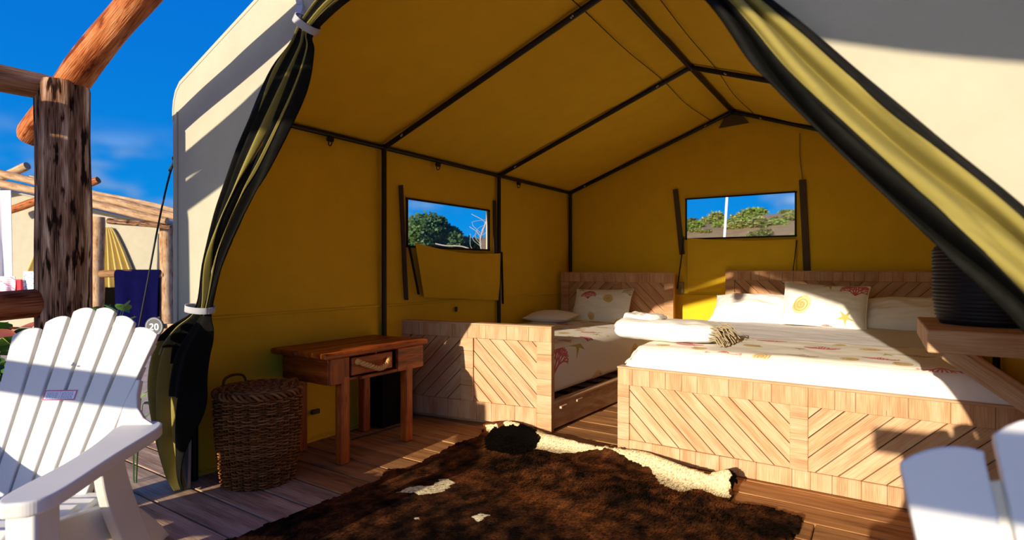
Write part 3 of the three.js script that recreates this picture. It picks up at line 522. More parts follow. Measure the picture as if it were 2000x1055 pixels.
{
  const m = thing('mattress', 'wide mattress in a white fitted sheet', 'mattress', null, [DB.x + DB.w / 2 - 0.01, 0.49, (MZ0 + MZ1) / 2]);
  part('sheet', softBox(DB.w - 0.1, 0.31, MZ0 - MZ1, 0.075, 9, 0.01), LINEN, m);
  const cloth = (name, label, cat, mat, z0, z1, lift, drop, xl, xr, uo) => { // lies over the mattress; drop > 0 hangs over the front edge
    const t = thing(name, label, cat);
    const len = z0 - z1, N = 40, rad = 0.07, tot = len + drop;
    const f = (u, v) => { const x = mix(xl, xr, u), s = v * tot; let y, z;
      if (s <= len) { z = z1 + s; y = MT + lift; } else { const e = s - len, q = Math.min(e / rad, 1.4); z = z0 + Math.sin(q) * rad; y = MT + lift - (1 - Math.cos(q)) * rad - Math.max(0, e - 1.4 * rad); }
      const n = 0.008 * noise.noise(x * 3, z * 4, uo) + 0.004 * noise.noise(x * 9, z * 9, uo), side = 0.10 * sstep(0.05, 0.0, u) + 0.10 * sstep(0.95, 1, u);
      return V(x, y + n - side, z); };
    part('cloth', solidSheet(70, N, f, 0.006, (u, v) => [mix(xl, xr, u) + uo, v * tot + 0.15 + uo]), mat, t); return t;
  };
  cloth('bed_sheet', 'smooth grey white flat sheet between the pillows and the printed bed runner', 'sheet', LINEN_GREY, -2.55, -3.9, 0.012, 0, DB.x + 0.03, DB.x + DB.w - 0.04, 3.1);
  cloth('bed_runner', 'shell and coral printed runner spread across the foot of the wide bed', 'bedspread', PRINT, -1.86, -2.62, 0.02, 0.05, DB.x + 0.02, DB.x + DB.w - 0.03, 0.35);
  cloth('bed_sheet', 'white top sheet hanging over the foot end of the wide bed below the printed runner', 'sheet', LINEN, -1.84, -2.3, 0.012, 0.24, DB.x + 0.035, DB.x + DB.w - 0.03, 5.2);
  pillow('plain white pillow at the left of the wide headboard', null, 0.82, 0.42, 0.24, [2.17, 0.765, -4.03], [-1.0, 0.02, 0.0], LINEN, 3.2);
  pillow('plain white pillow at the right of the wide headboard, partly behind the wooden shelf', null, 0.74, 0.42, 0.24, [3.3, 0.765, -4.03], [-1.0, -0.02, 0.0], LINEN, 4.7);
  pillow('printed cushion with a shell and corals in the middle of the wide headboard', null, 0.64, 0.40, 0.17, [2.71, 0.835, -3.86], [-0.5, 0.0, -0.05], PRINT, 0.35, { us: 0.8, uo: 0.42, vo: 0.36, piping: true, pinch: 0.05 });
}
{ // folded white blanket with a fringed end
  const o = thing('folded_blanket', 'thick white blanket folded into a long bundle with a beige fringed end', 'blanket', null, [1.93, MT + 0.03, -2.13]);
  const bundle = (L, H, D, x0, fold, seed) => sheet(56, 60, (u, v) => { // rounded bundle along x with a fold line pressed in round it
    const a = u * 6.2832, e = 2 * v - 1, end = Math.pow(Math.max(0, 1 - Math.abs(e) ** 7), 0.5), ca = Math.cos(a), sa = Math.sin(a), q = (w) => Math.sign(w) * Math.pow(Math.abs(w), 0.62);
    const swell = 1 + 0.14 * sstep(0.35, 0.0, v), yy = q(sa) * 0.5 + 0.5, crease = fold ? 0.1 * Math.exp(-(((yy - 0.52 - 0.03 * Math.sin(v * 5)) / 0.06) ** 2)) : 0;
    const n = 0.008 * noise.noise(v * 4 + seed, ca * 1.5, sa * 1.5) + 0.004 * noise.noise(v * 11 + seed, ca * 3, sa * 3);
    return V(x0 + e * L / 2, H / 2 + (q(sa) * H / 2 * swell + n) * (0.25 + 0.75 * end), (q(ca) * D / 2 * (1 - crease) + n) * (0.5 + 0.5 * end) - 0.02); }, (u, v) => [v * L, u * 0.6]);
  part('fold', bundle(0.68, 0.118, 0.36, 0, true, 3), LINEN, o);
  { const g = bundle(0.27, 0.075, 0.2, -0.185, false, 7).translate(0, 0.07, -0.05); part('fold', g, LINEN, o, 'thicker rolled fold at the left end'); }
  reseed(60); const fr = [];
  for (let k = 0; k < 70; k++) { const z = rr(-0.2, 0.15), y = rr(0.015, 0.1), l = rr(0.045, 0.085); fr.push(new THREE.TubeGeometry(new THREE.CatmullRomCurve3([V(0.315, y, z), V(0.34 + l * 0.3, y - 0.004, z + rr(-0.01, 0.01)), V(0.33 + l, Math.max(0.004, y - 0.03 - rnd() * 0.05), z + rr(-0.02, 0.02))]), 4, 0.0035, 4)); }
  const f = part('fringe', mergeGeometries(fr), std({ color: new THREE.Color(0.42, 0.33, 0.2), roughness: 1 }), o, 'beige knotted fringe'); f.userData.kind = 'stuff';
  o.rotation.y = -0.06; o.scale.set(1, 1.15, 1);
}

/* ---------- side table, basket, power strip ---------- */
{
  reseed(303);
  const o = thing('side_table', 'rustic reddish wood table with one drawer and a rope pull', 'table', null, [0.245, 0, -0.95]);
  const hx = 0.225, hz = 0.275, t = 0.66;
  for (const [x, z] of [[hx - 0.005, hz], [hx - 0.005, -hz + 0.02], [-0.19, hz - 0.01], [-0.19, -hz + 0.02]]) part('leg', boxAt(0.062, t - 0.14, 0.062, x, (t - 0.14) / 2, z, 0.006), DESK, o);
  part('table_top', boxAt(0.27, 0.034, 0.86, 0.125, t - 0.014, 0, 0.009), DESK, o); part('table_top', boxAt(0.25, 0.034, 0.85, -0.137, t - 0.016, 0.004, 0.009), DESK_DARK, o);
  part('apron', boxAt(0.028, 0.15, 0.135, hx + 0.01, t - 0.107, 0.315, 0.003), DESK, o); part('apron', boxAt(0.028, 0.15, 0.24, hx + 0.01, t - 0.107, -0.27, 0.003), DESK, o);
  part('apron', boxAt(0.026, 0.02, 0.3, hx + 0.008, t - 0.172, 0.0, 0.003), DESK, o);
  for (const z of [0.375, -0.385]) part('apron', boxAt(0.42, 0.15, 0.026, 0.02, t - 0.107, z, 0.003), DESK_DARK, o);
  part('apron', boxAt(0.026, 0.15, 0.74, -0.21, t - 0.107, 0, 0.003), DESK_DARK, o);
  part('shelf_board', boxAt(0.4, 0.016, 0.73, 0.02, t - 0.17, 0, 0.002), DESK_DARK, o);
  const d = part('drawer', boxAt(0.024, 0.105, 0.33, hx + 0.012, t - 0.095, 0.065, 0.004), DESK, o);
  const strands = []; const pull = new THREE.CatmullRomCurve3([V(0.25, t - 0.07, 0.185), V(0.285, t - 0.1, 0.12), V(0.295, t - 0.125, 0.05), V(0.285, t - 0.105, -0.02), V(0.25, t - 0.085, -0.06)]);
  for (let k = 0; k < 3; k++) { const pts = []; for (let i = 0; i <= 40; i++) { const p = pull.getPoint(i / 40), a = i * 0.75 + k * 2.094; p.x += 0.0085 * Math.cos(a); p.y += 0.0085 * Math.sin(a); pts.push(p); } strands.push(rope(pts, 0.0092, 90, 6)); }
  part('handle', mergeGeometries([...strands, new THREE.SphereGeometry(0.02, 10, 8).translate(0.25, t - 0.07, 0.188), new THREE.SphereGeometry(0.018, 10, 8).translate(0.25, t - 0.085, -0.064)]), ROPE_MAT, d, 'twisted rope pull');
}
{
  const o = thing('wicker_basket', 'tall round brown wicker basket with a flat lid beside the left door curtain', 'basket', null, [0.275, 0, -0.265]);
  reseed(404); const R = (y) => 0.178 + 0.02 * Math.sin(y * 4.6) + 0.04 * y, Hh = 0.515, ns = 34;
  for (let k = 0; k < ns; k++) { const a = (k + 0.5) / ns * 6.283; part('stake', rope([0, 0.15, 0.3, 0.48].map((y) => V(Math.cos(a) * R(y), y, Math.sin(a) * R(y))), 0.005, 8, 5), WICKER[1], o); }
  for (let r = 0; r < 54; r++) { const y = 0.008 + r * (Hh - 0.05) / 54, rad = 0.0043 * rr(0.85, 1.15), pts = []; const sgn = r % 2 ? 1 : -1;
    for (let i = 0; i < ns * 2; i++) { const a = i / (ns * 2) * 6.283, s = (i % 2 ? (Math.floor(i / 2) % 2 ? 1 : -1) : 0) * sgn; const q = R(y) + 0.0095 * s; pts.push(V(Math.cos(a) * q, y + 0.003 * Math.sin(a * 2 + r) + rr(-0.0015, 0.0015), Math.sin(a) * q)); }
    part('weaver', rope(pts, rad, ns * 4, 5, true), WICKER[Math.floor(rnd() * 3)], o); }
  for (let k = 0; k < 3; k++) { const pts = []; for (let i = 0; i < 80; i++) { const a = i / 80 * 6.283, b = a * 14 + k * 2.094; pts.push(V(Math.cos(a) * (R(Hh) + 0.012 * Math.cos(b)), Hh - 0.03 + 0.014 * Math.sin(b), Math.sin(a) * (R(Hh) + 0.012 * Math.cos(b)))); } part('rim', rope(pts, 0.008, 300, 5, true), WICKER[k], o); }
  const lid = part('lid', new THREE.CylinderGeometry(0.19, 0.192, 0.018, 40).translate(0, Hh - 0.028, 0), WICKER[1], o);
  for (let k = 0; k < 13; k++) { const r = 0.015 + k * 0.0145, pts = []; for (let i = 0; i < 64; i++) { const a = i / 64 * 6.283; pts.push(V(Math.cos(a) * r, Hh - 0.016 + 0.004 * (i % 4 < 2 ? 1 : -1) * (k % 2 ? 1 : -1), Math.sin(a) * r)); } part('weaver', rope(pts, 0.0075, 128, 5, true), WICKER[k % 3], lid); }
  for (const [a, s] of [[-0.4, 1], [3.0, 1]]) { const hx = Math.cos(a) * 0.19, hz = Math.sin(a) * 0.19; const pts = [V(hx - Math.sin(a) * 0.075, Hh - 0.02, hz + Math.cos(a) * 0.075), V(hx * 1.03 - Math.sin(a) * 0.06, Hh + 0.02, hz + Math.cos(a) * 0.06), V(hx * 1.05, Hh + 0.035, hz), V(hx * 1.03 + Math.sin(a) * 0.06, Hh + 0.02, hz - Math.cos(a) * 0.06), V(hx + Math.sin(a) * 0.075, Hh - 0.02, hz - Math.cos(a) * 0.075)]; part('handle', mergeGeometries([rope(pts, 0.006, 24, 6), rope(pts.map((p) => p.clone().add(V(0.005, 0.006, 0.005))), 0.005, 24, 6)]), WICKER[1], o); }
}
{
  const o = thing('power_strip', 'white power strip standing against the left wall under the table', 'power strip', null, [0.158, 0.118, -1.5]);
  part('housing', boxAt(0.035, 0.17, 0.055, 0.005, 0, 0, 0.006), std({ color: new THREE.Color(0.7, 0.68, 0.64), roughness: 0.5 }), o);
  for (const y of [-0.05, 0, 0.05]) part('socket', mergeGeometries([boxAt(0.004, 0.012, 0.004, 0.0235, y, 0.008, 0.001), boxAt(0.004, 0.012, 0.004, 0.0235, y, -0.008, 0.001)]), BLACK_TRIM, o);
  part('cord', rope([V(0.005, -0.085, 0), V(0.02, -0.11, 0.02), V(0.03, -0.11, 0.2), V(0.0, -0.112, 0.5)], 0.004), DARK_CORD, o);
}
{
  const o = thing('added_black_box', 'plain black box added to fill the dark area under the far end of the side table', 'box', null, [0.07, 0, -1.45]);  // added box, only fills the blackness under the table
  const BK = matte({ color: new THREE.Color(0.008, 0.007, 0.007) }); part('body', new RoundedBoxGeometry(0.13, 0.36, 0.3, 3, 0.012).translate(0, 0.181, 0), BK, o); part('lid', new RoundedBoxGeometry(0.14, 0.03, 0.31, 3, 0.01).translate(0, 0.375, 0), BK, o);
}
{ // bracket shelf on the right wall with a ribbed black container
  const o = thing('wall_shelf', 'thick pale wooden shelf on a diagonal brace at the right wall', 'shelf', null, [3.7, 0.918, -1.1]);
  reseed(505);
  part('board', boxAt(0.4, 0.085, 0.36, -0.245, -0.0425, -0.18, 0.004), PINE[0], o); part('board', boxAt(0.4, 0.083, 0.355, -0.245, -0.0435, -0.545, 0.004), PINE[3], o);
  part('brace', bar(V(-0.385, -0.08, -0.04), V(0.01, -0.375, -0.04), 0.07, 0.06, 0.004), PINE[0], o); part('brace', bar(V(-0.385, -0.08, -0.66), V(0.01, -0.375, -0.66), 0.07, 0.06, 0.004), PINE[3], o);
  part('wall_batten', boxAt(0.03, 0.5, 0.07, 0.0, -0.22, -0.04, 0.004), PINE[3], o); part('wall_batten', boxAt(0.03, 0.5, 0.07, 0.0, -0.22, -0.66, 0.004), PINE[3], o);
  const c = thing('ribbed_container', 'round black ribbed container standing on the wooden wall shelf', 'container', null, [3.485, 0.919, -1.5]);
  const prof = []; const n = 60; prof.push(new THREE.Vector2(0, 0)); for (let i = 0; i <= n; i++) { const t = i / n, r = 0.172 + 0.02 * Math.sin(Math.min(1, t * 2.2) * 1.57) + 0.005 * Math.sin(i * Math.PI * 0.75) - 0.02 * sstep(0.9, 1, t); prof.push(new THREE.Vector2(r * (t < 0.02 ? 0.95 : 1), t * 0.34)); }
  for (const q of [[0.15, 0.34], [0.15, 0.03], [0, 0.03]]) prof.push(new THREE.Vector2(...q));
  part('body', new THREE.LatheGeometry(prof, 72), std({ color: new THREE.Color(0.008, 0.007, 0.009), roughness: 0.6 }), c);
  part('band', new THREE.TorusGeometry(0.176, 0.009, 8, 64).rotateX(Math.PI / 2).translate(0, 0.338, 0), std({ color: new THREE.Color(0.012, 0.01, 0.012), roughness: 0.5 }), c);
}

/* ---------- cowhide rug ---------- */
{
  const out = [[0.74, -1.70], [0.76, -1.75], [0.85, -1.785], [1.0, -1.80], [1.12, -1.80], [1.255, -1.759], [1.483, -1.652], [1.652, -1.633], [1.795, -1.649], [1.940, -1.690], [2.103, -1.663], [2.250, -1.552], [2.354, -1.516], [2.438, -1.605], [2.485, -1.536], [2.501, -1.391], [2.476, -1.316], [2.537, -1.307], [2.619, -1.361], [2.732, -1.348], [2.822, -1.300], [2.814, -1.177], [2.772, -1.040],
    [2.72, -0.8], [2.62, -0.45], [2.6, -0.1], [2.66, 0.15], [2.5, 0.32], [2.2, 0.3], [1.7, 0.42], [1.3, 0.4], [1.0, 0.42], [0.82, 0.36], [0.800, 0.262], [0.851, 0.158], [0.858, -0.034], [0.850, -0.264], [0.851, -0.457], [0.871, -0.597], [0.774, -0.716], [0.890, -0.793], [0.867, -1.036], [0.838, -1.189], [0.835, -1.349], [0.852, -1.521], [0.781, -1.647]];
  const X0 = 0.5, X1 = 2.95, Z0 = -2.1, Z1 = 0.55;
  const inside = (P, x, z) => { let c = false; for (let i = 0, j = P.length - 1; i < P.length; j = i++) { const [xi, zi] = P[i], [xj, zj] = P[j]; if ((zi > z) !== (zj > z) && x < (xj - xi) * (z - zi) / (zj - zi) + xi) c = !c; } return c; };
  const white = [[[0.917, -1.737], [1.082, -1.86], [1.255, -1.78], [1.483, -1.68], [1.652, -1.66], [1.795, -1.68], [1.940, -1.71], [2.103, -1.68], [2.250, -1.57], [2.354, -1.53], [2.438, -1.62], [2.493, -1.349], [2.433, -1.346], [2.344, -1.403], [2.266, -1.312], [2.146, -1.354], [2.024, -1.542], [1.921, -1.573], [1.736, -1.632], [1.620, -1.589], [1.464, -1.486], [1.296, -1.491], [1.243, -1.644], [1.082, -1.743], [1.055, -1.655], [0.901, -1.696]],
    [[1.074, -0.509], [1.096, -0.578], [1.172, -0.669], [1.138, -0.747], [1.158, -0.787], [1.245, -0.759], [1.260, -0.687], [1.270, -0.616], [1.197, -0.545]], [[1.559, -0.484], [1.580, -0.542], [1.618, -0.549], [1.607, -0.467]], [[0.76, -1.69], [0.9, -1.56], [0.93, -1.62], [1.0, -1.55], [0.86, -1.70]], [[1.35, -0.33], [1.36, -0.36], [1.38, -0.35], [1.37, -0.33]]];
  const black = [[[0.84, -1.667], [1.026, -1.70], [1.017, -1.80], [1.141, -1.76], [1.262, -1.592], [1.308, -1.440], [1.254, -1.291], [1.069, -1.283], [0.901, -1.485]], [[2.431, -1.605], [2.47, -1.62], [2.5, -1.501], [2.49, -1.43], [2.454, -1.516]], [[0.84, -1.78], [0.96, -1.79], [0.97, -1.74], [0.86, -1.73]]];
  const colour = (x, z) => { // what the coat's own markings are at a place
    const jx = x + 0.018 * noise.noise(x * 22, z * 22, 1) + 0.008 * noise.noise(x * 70, z * 70, 2), jz = z + 0.018 * noise.noise(x * 22, z * 22, 4) + 0.008 * noise.noise(x * 70, z * 70, 5);
    if (black.some((P) => inside(P, jx, jz))) return [0.035, 0.024, 0.02];
    if (white.some((P) => inside(P, jx, jz))) return [0.96, 0.88, 0.70];
    const n = fbm(jx * 1.7 + 4, jz * 1.7, 3, 4), f = fbm(jx * 14, jz * 9, 7, 3), t = clamp(0.42 + 1.5 * n + 1.0 * f);
    return [mix(0.075, 0.49, t), mix(0.042, 0.285, t), mix(0.028, 0.145, t)];
  };
  const N = 768, map = tex(N, N, (u, v) => { const x = mix(X0, X1, u), z = mix(Z0, Z1, v), c = colour(x, z), s = 1 + 0.75 * fbm(x * 130, z * 60, 9, 2); return c.map((q) => q * s); });
  map.wrapS = map.wrapT = THREE.ClampToEdgeWrapping;
  const bmp = tex(512, 512, (u, v) => { const t = 0.5 + 0.9 * per(u, v, 60, 26, 12, 3); return [t, t, t]; }, { data: true });
  const height = (x, z) => 0.012 + 0.014 * (0.5 + noise.noise(x * 2.1 + 1, z * 2.1, 6)) + 0.012 * Math.max(0, noise.noise(x * 5, z * 5, 3)) + 0.06 * Math.exp(-(((x - 0.95) / 0.22) ** 2 + ((z + 1.73) / 0.07) ** 2)) + 0.045 * sstep(1.1, 1.35, x) * sstep(2.6, 2.45, x) * Math.exp(-(((z + 1.66 - 0.12 * sstep(1.9, 2.3, x)) / 0.075) ** 2)) + 0.03 * Math.exp(-(((x - 2.44) / 0.05) ** 2 + ((z + 1.52) / 0.1) ** 2));
  const o = thing('cowhide_rug', 'dark brown cowhide rug with cream and black markings spread on the deck', 'rug');
  const n = 200, keep = (u, v) => { const x = mix(X0, X1, u), z = mix(Z0, Z1, v); return inside(out, x + 0.022 * noise.noise(x * 26, z * 26, 1), z + 0.022 * noise.noise(x * 26, z * 26, 9)); };
  const top = sheet(n, n, (u, v) => { const x = mix(X0, X1, u), z = mix(Z0, Z1, v); return V(x, height(x, z), z); }, null, (u, v) => !keep(u, v));
  const pos = [...top.attributes.position.array], uv = [...top.attributes.uv.array], m = top.attributes.position.count, idx = []; const ti = top.index.array, edges = new Map();
  for (let i = 0; i < ti.length; i += 3) { const [a, b, c] = [ti[i], ti[i + 2], ti[i + 1]]; idx.push(a, b, c); for (const [p, q] of [[a, b], [b, c], [c, a]]) { const k = q * 1e6 + p; if (edges.has(k)) edges.delete(k); else edges.set(p * 1e6 + q, [p, q]); } }
  for (let i = 0; i < m; i++) { pos.push(pos[i * 3], Math.max(0.0015, pos[i * 3 + 1] - 0.012), pos[i * 3 + 2]); uv.push(uv[i * 2], uv[i * 2 + 1]); }
  for (const [p, q] of edges.values()) idx.push(q, p, p + m, q, p + m, q + m);
  part('hide', geoFrom(pos, uv, idx), matte({ map, bumpMap: bmp, bumpScale: 0.004, specularIntensity: 0.08 }), o);
  reseed(606); const blade = geoFrom([-0.0011, 0, 0, 0.0011, 0, 0, 0, 0.0035, 0.017], [0, 0, 1, 0, 0.5, 1], [0, 1, 2]); blade.attributes.normal.array.set([0, 1, 0, 0, 1, 0, 0, 1, 0]);
  const spots = []; for (let k = 0; k < 110000 && spots.length < 60000; k++) { const u = rnd(), v = rnd(); if (keep(u, v)) spots.push([mix(X0, X1, u), mix(Z0, Z1, v)]); }
  const im = new THREE.InstancedMesh(blade, matte({ color: 0xffffff, specularIntensity: 0.08, side: THREE.DoubleSide }), spots.length), M = new THREE.Matrix4(), Q = new THREE.Quaternion(), C = new THREE.Color();
  spots.forEach(([x, z], i) => { Q.setFromEuler(new THREE.Euler(rr(-0.12, 0.1), 2.2 + 2.4 * noise.noise(x * 1.3, z * 1.3, 8) + rr(-0.4, 0.4), rr(-0.3, 0.3), 'YXZ')); M.compose(V(x, height(x, z) - 0.001, z), Q, V(1, 1, 1).multiplyScalar(rr(0.7, 1.25))); im.setMatrixAt(i, M); const c = colour(x, z), s = rr(0.6, 1.3); C.setRGB(c[0] * s, c[1] * s, c[2] * s, THREE.SRGBColorSpace); im.setColorAt(i, C); });
  im.name = 'fur'; im.userData.kind = 'stuff'; im.castShadow = im.receiveShadow = true; o.add(im);
}

/* ---------- garden chairs ---------- */
function gardenChair(label, pos, turn) {
  const o = thing('garden_chair', label, 'chair', null, pos); o.rotation.y = turn;
  const ty = 0.965, tz = -0.55, by = 0.3, bz = -0.18, L = Math.hypot(ty - by, tz - bz), tilt = Math.atan2(bz - tz, ty - by);
  const onBack = (g) => g.rotateX(-tilt).translate(0, by, bz); // back plane: x across, y up along the back from the seat
  const xt = [-0.298, -0.188, -0.092, 0.001, 0.093, 0.188, 0.298], topY = [[0.845, 0.885], [0.92, 0.955], [0.985, 1.0], [1.0, 0.985], [0.955, 0.92], [0.885, 0.845]];
  for (let k = 0; k < 6; k++) {
    const g0 = 0.0065, a = xt[k] + g0, b = xt[k + 1] - g0, q = 0.7, pts = [[a * q, -0.03], [b * q, -0.03], [mix(b * q, b, 0.55), L * 0.5]];
    const y0 = topY[k][0] * L, y1 = topY[k][1] * L; pts.push([b, y1 - 0.012]);
    for (let i = 0; i <= 6; i++) { const t = i / 6; pts.push([mix(b, a, t), mix(y1, y0, t) + 0.012 * Math.sin(t * Math.PI) - (t === 0 || t === 1 ? 0.002 : 0)]); }
    pts.push([a, y0 - 0.012], [mix(a * q, a, 0.55), L * 0.5]);
    part('back_slat', onBack(extrude(poly(pts), 0.022, 0.004, 2)), PLASTIC, o);
  }
  part('back_panel', onBack(extrude(poly([[-0.2, -0.05], [0.2, -0.05], [0.255, L * 0.5], [0.27, L * 0.66], [-0.27, L * 0.66], [-0.255, L * 0.5]]), 0.012, 0.002).translate(0, 0, -0.0135)), PLASTIC, o);
  part('back_panel', onBack(extrude(poly([[-0.275, L * 0.73], [0.275, L * 0.73], [0.285, L * 0.79], [0.14, L * 0.86], [-0.14, L * 0.86], [-0.285, L * 0.79]]), 0.012, 0.002).translate(0, 0, -0.0135)), PLASTIC, o);
  for (const s of [-1, 1]) {
    const fl = (g) => (s < 0 ? g.scale(-1, 1, 1) : g), fix = (g) => { if (s < 0) { const n = g.toNonIndexed ? (g.index ? g.toNonIndexed() : g) : g, P = n.attributes.position; for (const at of Object.values(n.attributes)) { const z = at.itemSize; for (let i = 0; i < at.count; i += 3) for (let c = 0; c < z; c++) { const t = at.array[(i + 1) * z + c]; at.array[(i + 1) * z + c] = at.array[(i + 2) * z + c]; at.array[(i + 2) * z + c] = t; } } n.computeVertexNormals(); return n; } return g; };
    // side wing that carries the curve of the back into the arm
    const wing = poly([[0.245, L * 0.46], [0.262, L * 0.58], [0.278, L * 0.58], [0.284, L * 0.50], [0.30, L * 0.43], [0.335, L * 0.375], [0.375, L * 0.345], [0.385, L * 0.325], [0.24, L * 0.3]]);
    part('wing', fix(fl(onBack(extrude(wing, 0.03, 0.005, 2).translate(0, 0, -0.008)))), PLASTIC, o);
    // arm seen from above, drawn in (x, -z)
    const arm = new THREE.Shape(); arm.moveTo(0.262, 0.335); arm.bezierCurveTo(0.30, 0.30, 0.335, 0.345, 0.375, 0.33); arm.bezierCurveTo(0.43, 0.31, 0.425, 0.22, 0.425, 0.1); arm.bezierCurveTo(0.425, -0.1, 0.445, -0.2, 0.44, -0.29); arm.bezierCurveTo(0.435, -0.345, 0.41, -0.36, 0.385, -0.365); arm.lineTo(0.345, -0.37); arm.bezierCurveTo(0.30, -0.36, 0.30, -0.30, 0.305, -0.2); arm.bezierCurveTo(0.32, 0.0, 0.275, 0.15, 0.252, 0.24); arm.closePath();
    const ag = extrude(arm, 0.045, 0.008, 3, 10).rotateX(-Math.PI / 2); { const P = ag.attributes.position; for (let i = 0; i < P.count; i++) P.setY(i, P.getY(i) + 0.475 - P.getZ(i) * 0.055); ag.computeVertexNormals(); }
    part('arm', fix(fl(ag)), PLASTIC, o);
    part('leg', fix(fl(new RoundedBoxGeometry(0.085, 0.48, 0.1, 3, 0.012).translate(0.375, 0.24, 0.30))), PLASTIC, o);
    const side = new THREE.Shape(); side.moveTo(0.34, 0.27); side.lineTo(0.34, 0.37); side.bezierCurveTo(0.1, 0.36, -0.1, 0.3, -0.22, 0.27); side.bezierCurveTo(-0.3, 0.2, -0.42, 0.1, -0.5, 0.0); side.lineTo(-0.4, 0.0); side.bezierCurveTo(-0.33, 0.09, -0.15, 0.2, 0.34, 0.27);
    part('side_rail', fix(fl(extrude(side, 0.035, 0.006, 2).rotateY(-Math.PI / 2).translate(0.33, 0, 0))), PLASTIC, o);
    const back = new THREE.Shape(); back.moveTo(-0.10, 0.47); back.bezierCurveTo(-0.13, 0.36, -0.2, 0.22, -0.32, 0.0); back.lineTo(-0.20, 0.0); back.bezierCurveTo(-0.06, 0.2, 0.0, 0.33, 0.02, 0.47); back.closePath();
    part('leg', fix(fl(extrude(back, 0.035, 0.006, 2).rotateY(-Math.PI / 2).translate(0.385, 0, 0))), PLASTIC, o);
  }
  for (let k = 0; k < 6; k++) { const t = k / 5, z = mix(0.31, -0.14, t), y = mix(0.375, 0.3, t) + (k === 0 ? -0.012 : 0); part('seat_slat', new RoundedBoxGeometry(0.6, 0.022, 0.083, 3, 0.008).rotateX(k === 0 ? 0.5 : 0.17).translate(0, y, z), PLASTIC, o); }
  part('apron', new RoundedBoxGeometry(0.68, 0.09, 0.022, 3, 0.008).translate(0, 0.3, 0.335), PLASTIC, o);
  return { o, onBack, L };
}
{
  const { o, onBack, L } = gardenChair('white plastic slatted garden chair with a pink edged label, standing by the left post', [0.59, 0, 0.92], 0.645);
  const lab = canvasTex(256, 96, (c, w, h) => { c.fillStyle = '#dfe3ee'; c.fillRect(0, 0, w, h); c.strokeStyle = '#c23a5e'; c.lineWidth = 9; c.strokeRect(6, 6, w - 12, h - 12); c.fillStyle = '#55639a'; reseed(9); for (const x0 of [24, 138]) for (let y = 20; y < 78; y += 9) { let x = x0; while (x < x0 + 88) { const l = rr(6, 22); c.fillRect(x, y, Math.min(l, x0 + 92 - x), 4); x += l + 5; } } c.fillStyle = '#c23a5e'; c.fillRect(125, 8, 3, 80); });
  const g = new THREE.PlaneGeometry(0.125, 0.042); part('sticker', onBack(g.translate(-0.012, L * 0.5, 0.0232)), std({ map: lab, roughness: 0.5 }), o, 'pink edged paper sticker with small print');
  part('moulded_mark', onBack(mergeGeometries([boxAt(0.02, 0.006, 0.0015, -0.002, L * 0.665, 0.0228), boxAt(0.012, 0.005, 0.0015, 0.018, L * 0.658, 0.0228), boxAt(0.006, 0.012, 0.0015, -0.006, L * 0.672, 0.0228)])), std({ color: new THREE.Color(0.1, 0.1, 0.13) }), o, 'small dark moulded mark');
  gardenChair('white plastic slatted garden chair at the foot of the wide bed, seen close', [3.45, 0, 0.985], 0.06);
}

